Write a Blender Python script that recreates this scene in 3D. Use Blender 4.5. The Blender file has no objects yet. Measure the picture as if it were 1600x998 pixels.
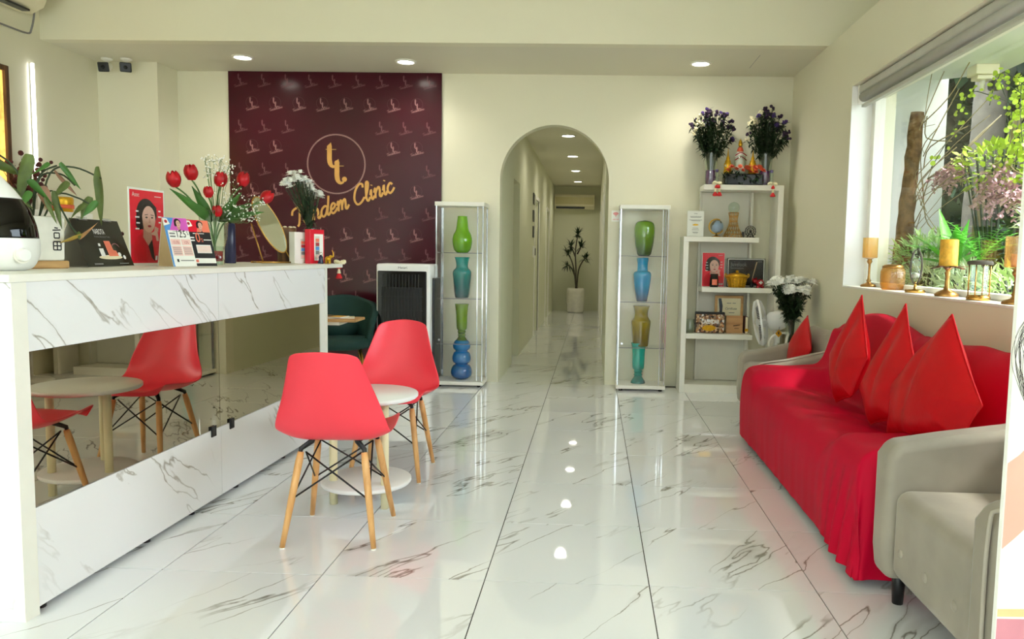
import bpy, bmesh, math, random
from mathutils import Vector, Matrix, Euler

random.seed(7)
PI = math.pi
SC = bpy.context.scene
COL = SC.collection

# ------------------------------------------------------------------ camera
YAW, PITCH, ROLL, CAMZ, FPX, PPX = 0.03627, 0.08559, 0.018414, 1.1909, 1184.3, 882.67
cy_, sy_, cp_, sp_ = math.cos(YAW), math.sin(YAW), math.cos(PITCH), math.sin(PITCH)
fw = Vector((-sy_ * cp_, cy_ * cp_, -sp_))
rt = Vector((cy_, sy_, 0))
up = rt.cross(fw)
r2 = rt * math.cos(ROLL) + up * math.sin(ROLL)
u2 = up * math.cos(ROLL) - rt * math.sin(ROLL)
cam = bpy.data.cameras.new('camera')
cam.sensor_width = 36.0
cam.lens = FPX / 1600 * 36
cam.shift_x = -(PPX - 800) / 1600
cam.clip_start = 0.02
cam.clip_end = 200
camo = bpy.data.objects.new('camera', cam)
COL.objects.link(camo)
mw = Matrix(((r2.x, u2.x, -fw.x, 0), (r2.y, u2.y, -fw.y, 0), (r2.z, u2.z, -fw.z, CAMZ), (0, 0, 0, 1)))
camo.matrix_world = mw
SC.camera = camo

# ------------------------------------------------------------------ world: bright overcast daylight
W = bpy.data.worlds.new('overcast_sky')
SC.world = W
W.use_nodes = True
bg = W.node_tree.nodes['Background']
bg.inputs[0].default_value = (0.80, 0.925, 1.0, 1)
bg.inputs[1].default_value = 4.5

sun = bpy.data.lights.new('sun', 'SUN')
sun.energy = 7.0
sun.angle = math.radians(12)
sun.color = (1.0, 0.97, 0.9)
suno = bpy.data.objects.new('sun', sun)
suno.rotation_euler = Euler((math.radians(8), math.radians(36), 0))
COL.objects.link(suno)

# ------------------------------------------------------------------ exposure
SC.view_settings.view_transform = 'Standard'
SC.view_settings.look = 'None'
SC.view_settings.exposure = 1.08
SC.view_settings.gamma = 1.0
SC.view_settings.use_curve_mapping = False
SC.cycles.use_denoising = True
SC.cycles.max_bounces = 14
SC.cycles.diffuse_bounces = 6
SC.cycles.glossy_bounces = 6
SC.cycles.transmission_bounces = 8
SC.cycles.transparent_max_bounces = 24
SC.cycles.caustics_reflective = False
SC.cycles.caustics_refractive = False

LAMP_W = 10.0      # ceiling downlights of the front room
HALL_W = 9.0       # ceiling downlights of the corridor


# ------------------------------------------------------------------ materials
def s2l(c):
    return tuple(((x / 255) / 12.92 if x / 255 <= 0.04045 else (((x / 255) + 0.055) / 1.055) ** 2.4) for x in c)


def principled(name):
    m = bpy.data.materials.new(name)
    m.use_nodes = True
    nt = m.node_tree
    return m, nt, nt.nodes['Principled BSDF']


def mat(name, rgb, rough=0.5, metal=0.0, coat=0.0, var=0.06, scale=12.0, bump=0.0, bscale=60.0, trans=0.0, ior=1.45,
        emit=0.0, spec=0.5, sheen=0.0):
    """plain surface with a little procedural grain"""
    m, nt, b = principled(name)
    c = s2l(rgb) + (1,)
    b.inputs['Roughness'].default_value = rough
    b.inputs['Metallic'].default_value = metal
    b.inputs['Coat Weight'].default_value = coat
    b.inputs['Coat Roughness'].default_value = 0.08
    b.inputs['Transmission Weight'].default_value = trans
    b.inputs['IOR'].default_value = ior
    b.inputs['Specular IOR Level'].default_value = spec
    if sheen:
        b.inputs['Sheen Weight'].default_value = sheen
        b.inputs['Sheen Roughness'].default_value = 0.35
    tc = nt.nodes.new('ShaderNodeTexCoord')
    n = nt.nodes.new('ShaderNodeTexNoise')
    n.inputs['Scale'].default_value = scale
    n.inputs['Detail'].default_value = 3
    nt.links.new(tc.outputs['Object'], n.inputs['Vector'])
    r = nt.nodes.new('ShaderNodeValToRGB')
    r.color_ramp.elements[0].position = 0.3
    r.color_ramp.elements[1].position = 0.7
    r.color_ramp.elements[0].color = tuple(max(0, x * (1 - var)) for x in c[:3]) + (1,)
    r.color_ramp.elements[1].color = tuple(min(1, x * (1 + var)) for x in c[:3]) + (1,)
    nt.links.new(n.outputs['Fac'], r.inputs['Fac'])
    nt.links.new(r.outputs['Color'], b.inputs['Base Color'])
    if bump:
        n2 = nt.nodes.new('ShaderNodeTexNoise')
        n2.inputs['Scale'].default_value = bscale
        n2.inputs['Detail'].default_value = 4
        nt.links.new(tc.outputs['Object'], n2.inputs['Vector'])
        bp = nt.nodes.new('ShaderNodeBump')
        bp.inputs['Strength'].default_value = bump
        bp.inputs['Distance'].default_value = 0.01
        nt.links.new(n2.outputs['Fac'], bp.inputs['Height'])
        nt.links.new(bp.outputs['Normal'], b.inputs['Normal'])
    if emit:
        nt.links.new(r.outputs['Color'], b.inputs['Emission Color'])
        b.inputs['Emission Strength'].default_value = emit
    return m


def marble(name, base, vein, rot, scale, width, amount, rough, tile=False, coords='Object'):
    """pale polished stone with thin dark veins; with tile=True every tile gets its own piece of the pattern"""
    m, nt, b = principled(name)
    N, L = nt.nodes, nt.links
    tc = N.new('ShaderNodeTexCoord')
    vec = tc.outputs['Object']
    if tile:
        oi = N.new('ShaderNodeObjectInfo')
        mu = N.new('ShaderNodeVectorMath'); mu.operation = 'MULTIPLY_ADD'
        cx = N.new('ShaderNodeCombineXYZ')
        for k in range(3):
            L.new(oi.outputs['Random'], cx.inputs[k])
        mu.inputs[1].default_value = (37, 91, 53)
        L.new(cx.outputs[0], mu.inputs[0]); L.new(vec, mu.inputs[2])
        vec = mu.outputs[0]
    mp = N.new('ShaderNodeMapping')
    mp.inputs['Rotation'].default_value = rot
    L.new(vec, mp.inputs['Vector'])
    warp = N.new('ShaderNodeTexNoise'); warp.inputs['Scale'].default_value = scale * 2.2; warp.inputs['Detail'].default_value = 5
    L.new(mp.outputs[0], warp.inputs['Vector'])
    ma = N.new('ShaderNodeVectorMath'); ma.operation = 'MULTIPLY_ADD'
    ma.inputs[1].default_value = (0.14 / scale,) * 3
    L.new(warp.outputs['Color'], ma.inputs[0]); L.new(mp.outputs[0], ma.inputs[2])
    st = N.new('ShaderNodeMapping'); st.inputs['Scale'].default_value = (scale * 0.34, scale * 2.6, scale * 2.6)
    L.new(ma.outputs[0], st.inputs['Vector'])
    n1 = N.new('ShaderNodeTexNoise'); n1.inputs['Scale'].default_value = 1.0; n1.inputs['Detail'].default_value = 4.0
    n1.inputs['Roughness'].default_value = 0.55
    L.new(st.outputs[0], n1.inputs['Vector'])
    sub = N.new('ShaderNodeMath'); sub.operation = 'SUBTRACT'; sub.inputs[1].default_value = 0.5
    L.new(n1.outputs['Fac'], sub.inputs[0])
    ab = N.new('ShaderNodeMath'); ab.operation = 'ABSOLUTE'
    L.new(sub.outputs[0], ab.inputs[0])
    mr = N.new('ShaderNodeMapRange'); mr.inputs['From Min'].default_value = 0.0; mr.inputs['From Max'].default_value = width
    mr.inputs['To Min'].default_value = 1.0; mr.inputs['To Max'].default_value = 0.0
    L.new(ab.outputs[0], mr.inputs['Value'])
    mk = N.new('ShaderNodeTexNoise'); mk.inputs['Scale'].default_value = scale * 1.1; mk.inputs['Detail'].default_value = 2
    L.new(mp.outputs[0], mk.inputs['Vector'])
    mkr = N.new('ShaderNodeMapRange'); mkr.inputs['From Min'].default_value = 0.62 - amount * 0.3
    mkr.inputs['From Max'].default_value = 0.74 - amount * 0.3
    L.new(mk.outputs['Fac'], mkr.inputs['Value'])
    ml = N.new('ShaderNodeMath'); ml.operation = 'MULTIPLY'
    L.new(mr.outputs[0], ml.inputs[0]); L.new(mkr.outputs[0], ml.inputs[1])
    mrb = N.new('ShaderNodeMapRange'); mrb.inputs['From Max'].default_value = width * 5
    mrb.inputs['To Min'].default_value = 0.42; mrb.inputs['To Max'].default_value = 0.0
    L.new(ab.outputs[0], mrb.inputs['Value'])
    mkb = N.new('ShaderNodeMapRange'); mkb.inputs['From Min'].default_value = 0.70 - amount * 0.2
    mkb.inputs['From Max'].default_value = 0.82 - amount * 0.2
    L.new(mk.outputs['Fac'], mkb.inputs['Value'])
    mlb = N.new('ShaderNodeMath'); mlb.operation = 'MULTIPLY'
    L.new(mrb.outputs[0], mlb.inputs[0]); L.new(mkb.outputs[0], mlb.inputs[1])
    mxv = N.new('ShaderNodeMath'); mxv.operation = 'MAXIMUM'
    L.new(ml.outputs[0], mxv.inputs[0]); L.new(mlb.outputs[0], mxv.inputs[1])
    ml = mxv
    # faint cloud
    cl = N.new('ShaderNodeTexNoise'); cl.inputs['Scale'].default_value = scale * 0.8
    L.new(mp.outputs[0], cl.inputs['Vector'])
    clr = N.new('ShaderNodeValToRGB')
    bc = s2l(base)
    clr.color_ramp.elements[0].color = tuple(x * 0.94 for x in bc) + (1,)
    clr.color_ramp.elements[1].color = bc + (1,)
    clr.color_ramp.elements[0].position = 0.3; clr.color_ramp.elements[1].position = 0.6
    L.new(cl.outputs['Fac'], clr.inputs['Fac'])
    mx = N.new('ShaderNodeMixRGB')
    L.new(ml.outputs[0], mx.inputs[0]); L.new(clr.outputs[0], mx.inputs[1])
    mx.inputs[2].default_value = s2l(vein) + (1,)
    L.new(mx.outputs[0], b.inputs['Base Color'])
    b.inputs['Roughness'].default_value = rough
    b.inputs['IOR'].default_value = 1.6
    b.inputs['Coat Weight'].default_value = 0.5 if tile else 0.0
    b.inputs['Coat Roughness'].default_value = 0.02
    return m


def wood(name, light, dark, rough=0.4, axis='Z', scale=9.0):
    m, nt, b = principled(name)
    N, L = nt.nodes, nt.links
    tc = N.new('ShaderNodeTexCoord')
    mp = N.new('ShaderNodeMapping')
    sc = {'X': (1, 9, 9), 'Y': (9, 1, 9), 'Z': (9, 9, 1)}[axis]
    mp.inputs['Scale'].default_value = tuple(x * scale / 3 for x in sc)
    L.new(tc.outputs['Object'], mp.inputs['Vector'])
    n = N.new('ShaderNodeTexNoise'); n.inputs['Scale'].default_value = 1.0; n.inputs['Detail'].default_value = 4
    n.inputs['Distortion'].default_value = 0.6
    L.new(mp.outputs[0], n.inputs['Vector'])
    r = N.new('ShaderNodeValToRGB')
    r.color_ramp.elements[0].position = 0.35; r.color_ramp.elements[1].position = 0.65
    r.color_ramp.elements[0].color = s2l(dark) + (1,); r.color_ramp.elements[1].color = s2l(light) + (1,)
    L.new(n.outputs['Fac'], r.inputs['Fac'])
    L.new(r.outputs['Color'], b.inputs['Base Color'])
    b.inputs['Roughness'].default_value = rough
    return m


def thin_glass(name, tint=(235, 245, 242), refl=1.0, rough=0.0, base=0.0):
    """a pane: lets light straight through and mirrors by Fresnel"""
    m = bpy.data.materials.new(name); m.use_nodes = True
    nt = m.node_tree; N, L = nt.nodes, nt.links
    N.remove(N['Principled BSDF'])
    out = N['Material Output']
    t = N.new('ShaderNodeBsdfTransparent'); t.inputs[0].default_value = s2l(tint) + (1,)
    g = N.new('ShaderNodeBsdfGlossy'); g.inputs['Roughness'].default_value = rough
    lw = N.new('ShaderNodeLayerWeight'); lw.inputs['Blend'].default_value = 0.5     # Facing output: 0 head-on, 1 grazing
    p5 = N.new('ShaderNodeMath'); p5.operation = 'POWER'; p5.inputs[1].default_value = 4.0
    L.new(lw.outputs['Facing'], p5.inputs[0])
    f = N.new('ShaderNodeMath'); f.operation = 'MULTIPLY_ADD'; f.inputs[1].default_value = 0.7; f.inputs[2].default_value = 0.018
    L.new(p5.outputs[0], f.inputs[0])
    k = N.new('ShaderNodeMath'); k.operation = 'MULTIPLY_ADD'; k.inputs[1].default_value = refl; k.inputs[2].default_value = base
    k.use_clamp = True
    n = N.new('ShaderNodeTexNoise'); n.inputs['Scale'].default_value = 2.0
    bp = N.new('ShaderNodeBump'); bp.inputs['Strength'].default_value = 0.02; bp.inputs['Distance'].default_value = 0.02
    L.new(n.outputs['Fac'], bp.inputs['Height']); L.new(bp.outputs[0], g.inputs['Normal'])
    mx = N.new('ShaderNodeMixShader')
    L.new(f.outputs[0], k.inputs[0]); L.new(k.outputs[0], mx.inputs[0])
    L.new(t.outputs[0], mx.inputs[1]); L.new(g.outputs[0], mx.inputs[2])
    L.new(mx.outputs[0], out.inputs['Surface'])
    return m


def tint_glass(name, rgb, dens=0.55, dark=None, zr=(0.0, 0.3)):
    """blown coloured glass: part clear and tinted, part glowing body colour, glossy skin; colour may deepen to the foot"""
    m, nt, b = principled(name)
    N, L = nt.nodes, nt.links
    out = N['Material Output']
    tc = N.new('ShaderNodeTexCoord'); sp = N.new('ShaderNodeSeparateXYZ')
    L.new(tc.outputs['Object'], sp.inputs[0])
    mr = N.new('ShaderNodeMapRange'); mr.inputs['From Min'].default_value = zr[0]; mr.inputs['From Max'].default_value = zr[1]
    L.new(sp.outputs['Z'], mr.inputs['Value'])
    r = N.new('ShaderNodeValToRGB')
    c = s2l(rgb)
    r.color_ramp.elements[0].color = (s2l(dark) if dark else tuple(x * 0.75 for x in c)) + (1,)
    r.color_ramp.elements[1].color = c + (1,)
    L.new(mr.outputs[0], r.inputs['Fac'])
    L.new(r.outputs[0], b.inputs['Base Color'])
    b.inputs['Roughness'].default_value = 0.06
    t = N.new('ShaderNodeBsdfTransparent')
    L.new(r.outputs[0], t.inputs[0])
    mx = N.new('ShaderNodeMixShader'); mx.inputs[0].default_value = dens
    L.new(t.outputs[0], mx.inputs[1]); L.new(b.outputs[0], mx.inputs[2])
    g = N.new('ShaderNodeBsdfGlossy'); g.inputs['Roughness'].default_value = 0.04
    lw = N.new('ShaderNodeLayerWeight')
    p4 = N.new('ShaderNodeMath'); p4.operation = 'POWER'; p4.inputs[1].default_value = 4.0
    L.new(lw.outputs['Facing'], p4.inputs[0])
    ff = N.new('ShaderNodeMath'); ff.operation = 'MULTIPLY_ADD'; ff.inputs[1].default_value = 0.55; ff.inputs[2].default_value = 0.06
    L.new(p4.outputs[0], ff.inputs[0])
    mg = N.new('ShaderNodeMixShader')
    L.new(ff.outputs[0], mg.inputs[0]); L.new(mx.outputs[0], mg.inputs[1]); L.new(g.outputs[0], mg.inputs[2])
    L.new(mg.outputs[0], out.inputs['Surface'])
    return m


def lamp_mat(name, rgb, strength):
    m = bpy.data.materials.new(name); m.use_nodes = True
    b = m.node_tree.nodes['Principled BSDF']
    b.inputs['Base Color'].default_value = s2l(rgb) + (1,)
    b.inputs['Emission Color'].default_value = s2l(rgb) + (1,)
    b.inputs['Emission Strength'].default_value = strength
    return m


M = {}
M['wall'] = mat('wall_paint', (226, 222, 198), 0.55, var=0.015, scale=1.2, bump=0.02, bscale=40)
M['wallg'] = mat('corridor_paint', (218, 218, 190), 0.5, var=0.02, scale=1.0)
M['ceil'] = mat('ceiling_paint', (220, 216, 196), 0.7, var=0.015, scale=0.8)
M['white'] = mat('white_laminate', (240, 238, 228), 0.35, var=0.015)
M['shelfback'] = mat('grey_board', (214, 212, 200), 0.5, var=0.02)
M['tile'] = marble('floor_marble', (241, 244, 248), (134, 130, 124), (0, 0, -0.93), 1.25, 0.0080, 0.64, 0.03, tile=True)
M['cmarble'] = marble('counter_marble', (243, 243, 244), (168, 162, 152), (0.716, 0, -1.571), 1.5, 0.009, 0.62, 0.16)
M['grout'] = mat('grout', (44, 43, 40), 0.8)
M['maroon'] = mat('maroon_vinyl', (66, 14, 28), 0.2, var=0.05, scale=2.0, bump=0.01, bscale=3, spec=0.36)
M['gold'] = mat('gold_print', (214, 160, 88), 0.35, metal=0.35, var=0.12, scale=6)
M['rose'] = mat('rose_print', (112, 60, 68), 0.4, var=0.1)
M['rose2'] = mat('pale_rose_print', (158, 106, 108), 0.4, var=0.1)
M['rose3'] = mat('faint_rose_print', (88, 36, 46), 0.4, var=0.1)
M['mirror'] = mat('bronze_mirror', (190, 179, 158), 0.012, metal=1.0, var=0.01, scale=1)
M['silver'] = mat('silver_mirror', (235, 238, 232), 0.01, metal=1.0, var=0.005)
M['redshell'] = mat('red_plastic', (240, 62, 78), 0.36, var=0.02, scale=3, bump=0.015, bscale=160)
M['beech'] = wood('beech', (226, 174, 112), (202, 146, 84), 0.38, 'Z', 12)
M['cream'] = mat('cream_leg', (236, 226, 184), 0.4, var=0.02)
M['black'] = mat('black_metal', (22, 22, 24), 0.4)
M['blackgloss'] = mat('black_gloss', (16, 17, 18), 0.12)
M['dark'] = mat('dark_plastic', (34, 36, 38), 0.35)
M['chrome'] = mat('chrome', (205, 208, 210), 0.12, metal=1.0, var=0.02)
M['pane'] = thin_glass('clear_pane', (253, 254, 254), 0.6)
M['cabpane'] = thin_glass('cabinet_pane', (255, 255, 255), 0.55)
M['glassware'] = thin_glass('glassware', (240, 248, 243), 1.8, base=0.06)
M['velvet'] = mat('grey_velvet', (158, 150, 136), 0.75, var=0.12, scale=5, bump=0.08, bscale=18, sheen=0.25)
M['velvetd'] = mat('grey_velvet_piping', (186, 178, 164), 0.7, var=0.05, sheen=0.4)
M['redcloth'] = mat('red_stretch_cloth', (196, 6, 48), 0.55, var=0.04, scale=4, bump=0.05, bscale=9, spec=0.12)
M['redsatin'] = mat('red_satin', (196, 8, 22), 0.40, var=0.06, scale=5, bump=0.6, bscale=7, spec=0.25)
M['green'] = mat('green_velvet', (8, 50, 44), 0.7, var=0.12, scale=7)
M['brass'] = mat('brass', (196, 150, 78), 0.25, metal=1.0, var=0.06)
M['agold'] = mat('aged_gold', (176, 132, 74), 0.32, metal=0.9, var=0.22, scale=30)
M['goldp'] = mat('gold_paint', (222, 170, 40), 0.32, metal=0.6, var=0.15, scale=40)
M['amber'] = tint_glass('amber_glass', (250, 222, 164), 0.22, (240, 190, 110))
M['candle'] = mat('ochre_candle', (226, 172, 60), 0.5, var=0.22, scale=34, bump=0.3, bscale=50)
M['leaf'] = mat('leaf', (62, 108, 40), 0.45, var=0.3, scale=6)
M['leafd'] = mat('dark_leaf', (30, 54, 26), 0.5, var=0.35, scale=8)
M['leafp'] = mat('pale_leaf', (176, 206, 130), 0.5, var=0.25, scale=9)
M['leafv'] = mat('variegated_leaf', (214, 226, 184), 0.5, var=0.15, scale=14)
M['leafy'] = mat('lime_leaf', (176, 206, 50), 0.45, var=0.25, scale=7)
M['leafb'] = mat('bright_leaf', (96, 178, 54), 0.35, var=0.2, scale=5)
M['olive'] = mat('olive_leaf', (84, 100, 44), 0.5, var=0.3, scale=16)
M['stem'] = mat('stem', (84, 118, 62), 0.5)
M['stemd'] = mat('dark_stem', (52, 66, 40), 0.6)
M['twig'] = mat('dry_twig', (150, 136, 100), 0.8, var=0.2)
M['bark'] = mat('bark', (126, 98, 66), 0.9, var=0.4, scale=18, bump=0.9, bscale=26)
M['barkd'] = mat('grey_bark', (84, 78, 68), 0.9, var=0.3, scale=10, bump=0.6, bscale=20)
M['pink'] = mat('pink_petal', (206, 166, 172), 0.6, var=0.2, scale=12)
M['petal'] = mat('white_petal', (252, 252, 246), 0.6, var=0.01)
M['ringp'] = mat('logo_ring_print', (196, 150, 146), 0.4)
M['tulip'] = mat('tulip_red', (182, 6, 22), 0.4, var=0.3, scale=20)
M['purple'] = mat('dried_purple', (84, 62, 128), 0.8, var=0.3, scale=30)
M['purpled'] = mat('dark_dried_purple', (52, 34, 62), 0.85, var=0.3, scale=30)
M['purplew'] = tint_glass('purple_water', (118, 50, 128), 0.75)
M['yellowc'] = mat('flower_eye', (210, 176, 60), 0.7)
M['orange'] = mat('orange_petal', (236, 104, 70), 0.55, var=0.3, scale=22)
M['skin'] = mat('printed_skin', (226, 178, 160), 0.5, var=0.03)
M['skind'] = mat('printed_skin_shade', (206, 152, 134), 0.5, var=0.03)
M['hair'] = mat('printed_hair', (40, 26, 26), 0.5)
M['lips'] = mat('printed_lips', (178, 48, 58), 0.5)
M['pred'] = mat('poster_red', (236, 26, 52), 0.3, var=0.12, scale=7)
M['predd'] = mat('poster_deep_red', (220, 22, 40), 0.3, var=0.1)
M['paper'] = mat('paper', (244, 242, 234), 0.5, var=0.01)
M['paperc'] = mat('cream_paper', (236, 224, 190), 0.5, var=0.02)
M['ink'] = mat('ink', (30, 28, 30), 0.5)
M['inkg'] = mat('grey_ink', (128, 126, 124), 0.5)
M['inkw'] = mat('white_ink', (240, 238, 234), 0.5)
M['kraft'] = mat('kraft_board', (196, 170, 130), 0.6)
M['magenta'] = mat('print_magenta', (214, 92, 190), 0.4)
M['blue'] = mat('print_blue', (86, 148, 216), 0.4)
M['salmon'] = mat('print_salmon', (240, 128, 100), 0.4)
M['pinkp'] = mat('print_pink', (246, 206, 196), 0.5)
M['navy'] = mat('navy_bottle', (38, 38, 70), 0.25)
M['woodd'] = wood('dark_wood', (122, 82, 48), (58, 34, 20), 0.5, 'Z', 10)
M['woodl'] = wood('light_wood', (206, 164, 108), (180, 134, 80), 0.5, 'X', 8)
M['ceramic'] = mat('white_ceramic', (238, 236, 226), 0.3, var=0.05, scale=14)
M['potwhite'] = mat('matt_white_pot', (222, 218, 202), 0.5)
M['plastic'] = mat('white_plastic', (240, 240, 238), 0.3, var=0.01)
M['acplastic'] = mat('cream_plastic', (228, 220, 190), 0.35, var=0.02)
M['smoke'] = thin_glass('smoked_tank', (46, 46, 46), 1.3, base=0.02)
M['stone'] = mat('concrete', (176, 174, 166), 0.8, var=0.1, scale=5)
M['ext'] = mat('exterior_paint', (222, 226, 222), 0.7, var=0.03, scale=2)
M['soil'] = mat('soil', (74, 62, 46), 0.95, var=0.3)
M['lamp'] = lamp_mat('lamp_glow', (255, 250, 236), 12)
M['led'] = lamp_mat('led_glow', (255, 255, 255), 3.2)
M['garn'] = mat('garland_red', (206, 26, 34), 0.6, var=0.2, scale=60)
M['garw'] = mat('garland_white', (240, 232, 196), 0.6, var=0.08, scale=60)
M['blindf'] = mat('blind_fabric', (182, 182, 174), 0.6, var=0.03)
M['alu'] = mat('grey_rail', (188, 188, 180), 0.35, metal=0.2, var=0.03)
M['reda'] = mat('red_acrylic', (150, 16, 30), 0.15)


# ------------------------------------------------------------------ mesh builder
class MB:
    def __init__(s):
        s.v, s.f, s.sm, s.mi = [], [], [], []
        s.cur = 0

    def add(s, vs, fs, smooth=False, T=None):
        o = len(s.v)
        s.v += [tuple(T @ Vector(p)) if T is not None else tuple(p) for p in vs]
        for f in fs:
            s.f.append(tuple(i + o for i in f)); s.sm.append(smooth); s.mi.append(s.cur)
        return s

    def box(s, x0, x1, y0, y1, z0, z1, T=None):
        vs = [(x0, y0, z0), (x1, y0, z0), (x1, y1, z0), (x0, y1, z0), (x0, y0, z1), (x1, y0, z1), (x1, y1, z1), (x0, y1, z1)]
        return s.add(vs, [(0, 3, 2, 1), (4, 5, 6, 7), (0, 1, 5, 4), (1, 2, 6, 5), (2, 3, 7, 6), (3, 0, 4, 7)], T=T)

    def tube(s, pts, r, n=8, T=None, cap=True, smooth=True):
        pts = [Vector(p) for p in pts]
        rs = r if isinstance(r, (list, tuple)) else [r] * len(pts)
        vs, fs = [], []
        prev = None
        for i, p in enumerate(pts):
            d = (pts[min(i + 1, len(pts) - 1)] - pts[max(i - 1, 0)])
            if d.length < 1e-9:
                d = Vector((0, 0, 1))
            d.normalize()
            a = prev if prev is not None else (Vector((1, 0, 0)) if abs(d.x) < 0.9 else Vector((0, 1, 0)))
            a = a - d * a.dot(d)
            if a.length < 1e-6:
                a = Vector((0, 1, 0)) - d * d.y
            a.normalize(); prev = a
            b = d.cross(a)
            for k in range(n):
                t = 2 * PI * k / n
                vs.append(p + (a * math.cos(t) + b * math.sin(t)) * rs[i])
        for i in range(len(pts) - 1):
            for k in range(n):
                k2 = (k + 1) % n
                fs.append((i * n + k, i * n + k2, (i + 1) * n + k2, (i + 1) * n + k))
        s.add(vs, fs, smooth, T)
        if cap:
            o = len(s.v) - len(vs)
            s.f.append(tuple(o + k for k in reversed(range(n)))); s.sm.append(False); s.mi.append(s.cur)
            e = o + (len(pts) - 1) * n
            s.f.append(tuple(e + k for k in range(n))); s.sm.append(False); s.mi.append(s.cur)
        return s

    def cyl(s, p, q, r0, r1=None, n=16, T=None):
        return s.tube([p, q], [r0, r0 if r1 is None else r1], n, T)

    def lathe(s, prof, n=24, c=(0, 0, 0), T=None, smooth=True, wob=None):
        vs, fs = [], []
        for (r, z) in prof:
            for k in range(n):
                t = 2 * PI * k / n
                w = 1 if wob is None else wob(t)
                vs.append((c[0] + r * w * math.cos(t), c[1] + r * w * math.sin(t), c[2] + z))
        for i in range(len(prof) - 1):
            for k in range(n):
                k2 = (k + 1) % n
                fs.append((i * n + k, i * n + k2, (i + 1) * n + k2, (i + 1) * n + k))
        s.add(vs, fs, smooth, T)
        o = len(s.v) - len(vs)
        if prof[0][0] > 1e-5:
            s.f.append(tuple(o + k for k in reversed(range(n)))); s.sm.append(False); s.mi.append(s.cur)
        if prof[-1][0] > 1e-5:
            e = o + (len(prof) - 1) * n
            s.f.append(tuple(e + k for k in range(n))); s.sm.append(False); s.mi.append(s.cur)
        return s

    def ell(s, c, r, n=10, m=7, T=None):
        r = r if isinstance(r, (tuple, list)) else (r, r, r)
        vs = [(c[0], c[1], c[2] - r[2])]
        for i in range(1, m):
            a = -PI / 2 + PI * i / m
            for k in range(n):
                t = 2 * PI * k / n
                vs.append((c[0] + r[0] * math.cos(a) * math.cos(t), c[1] + r[1] * math.cos(a) * math.sin(t), c[2] + r[2] * math.sin(a)))
        vs.append((c[0], c[1], c[2] + r[2]))
        fs = [(0, 1 + (k + 1) % n, 1 + k) for k in range(n)]
        for i in range(m - 2):
            for k in range(n):
                k2 = (k + 1) % n
                fs.append((1 + i * n + k, 1 + i * n + k2, 1 + (i + 1) * n + k2, 1 + (i + 1) * n + k))
        e = len(vs) - 1
        b = 1 + (m - 2) * n
        fs += [(b + k, b + (k + 1) % n, e) for k in range(n)]
        return s.add(vs, fs, True, T)

    def prism(s, poly, d0, d1, plane='XZ', T=None):
        """polygon (a,b) extruded along the third axis from d0 to d1"""
        n = len(poly)
        mk = {'XZ': lambda a, b, d: (a, d, b), 'XY': lambda a, b, d: (a, b, d), 'YZ': lambda a, b, d: (d, a, b)}[plane]
        vs = [mk(a, b, d0) for a, b in poly] + [mk(a, b, d1) for a, b in poly]
        fs = [tuple(range(n)), tuple(reversed(range(n, 2 * n)))]
        fs += [(i, i + n, (i + 1) % n + n, (i + 1) % n) for i in range(n)]
        return s.add(vs, fs, T=T)

    def flat(s, poly, d, plane='XZ', T=None):
        mk = {'XZ': lambda a, b: (a, d, b), 'XY': lambda a, b: (a, b, d), 'YZ': lambda a, b: (d, a, b)}[plane]
        return s.add([mk(a, b) for a, b in poly], [tuple(range(len(poly)))], T=T)

    def grid(s, P, nu, nv, closeu=False, smooth=True, T=None):
        """P: flat list of nu*nv points, index u*nv+v"""
        fs = []
        for u in range(nu if closeu else nu - 1):
            for v in range(nv - 1):
                u2 = (u + 1) % nu
                fs.append((u * nv + v, u2 * nv + v, u2 * nv + v + 1, u * nv + v + 1))
        return s.add(P, fs, smooth, T)

    def mesh(s, name, mats):
        me = bpy.data.meshes.new(name)
        me.from_pydata(s.v, [], s.f)
        bm = bmesh.new(); bm.from_mesh(me)
        bmesh.ops.recalc_face_normals(bm, faces=bm.faces)
        bm.to_mesh(me); bm.free()
        me.polygons.foreach_set('use_smooth', s.sm)
        mats = mats if isinstance(mats, (list, tuple)) else [mats]
        for m in mats:
            me.materials.append(m)
        if len(mats) > 1:
            me.polygons.foreach_set('material_index', s.mi)
        me.update()
        return me

    def build(s, name, mats, parent=None, bev=0.0, seg=2, sub=0, solid=0.0, loc=None):
        o = bpy.data.objects.new(name, s.mesh(name, mats))
        COL.objects.link(o)
        if parent is not None:
            o.parent = parent
        if loc is not None:
            o.location = loc
        if solid:
            md = o.modifiers.new('solid', 'SOLIDIFY'); md.thickness = solid; md.offset = 0
        if bev:
            md = o.modifiers.new('bevel', 'BEVEL'); md.width = bev; md.segments = seg; md.limit_method = 'ANGLE'
            md.angle_limit = math.radians(40)
            if seg >= 3:
                md.harden_normals = True
                o.data.polygons.foreach_set('use_smooth', [True] * len(o.data.polygons))
        if sub:
            md = o.modifiers.new('sub', 'SUBSURF'); md.levels = sub; md.render_levels = sub
        return o


def tag(o, label=None, cat=None, group=None, kind=None):
    if label: o['label'] = label
    if cat: o['category'] = cat
    if group: o['group'] = group
    if kind: o['kind'] = kind
    return o


def thing(name, label, cat, loc=(0, 0, 0), rz=0.0, group=None):
    o = bpy.data.objects.new(name, None)
    o.empty_display_size = 0.05
    COL.objects.link(o)
    o.location = loc
    o.rotation_euler = (0, 0, rz)
    return tag(o, label, cat, group)


def struct(o):
    o['kind'] = 'structure'
    return o


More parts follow.
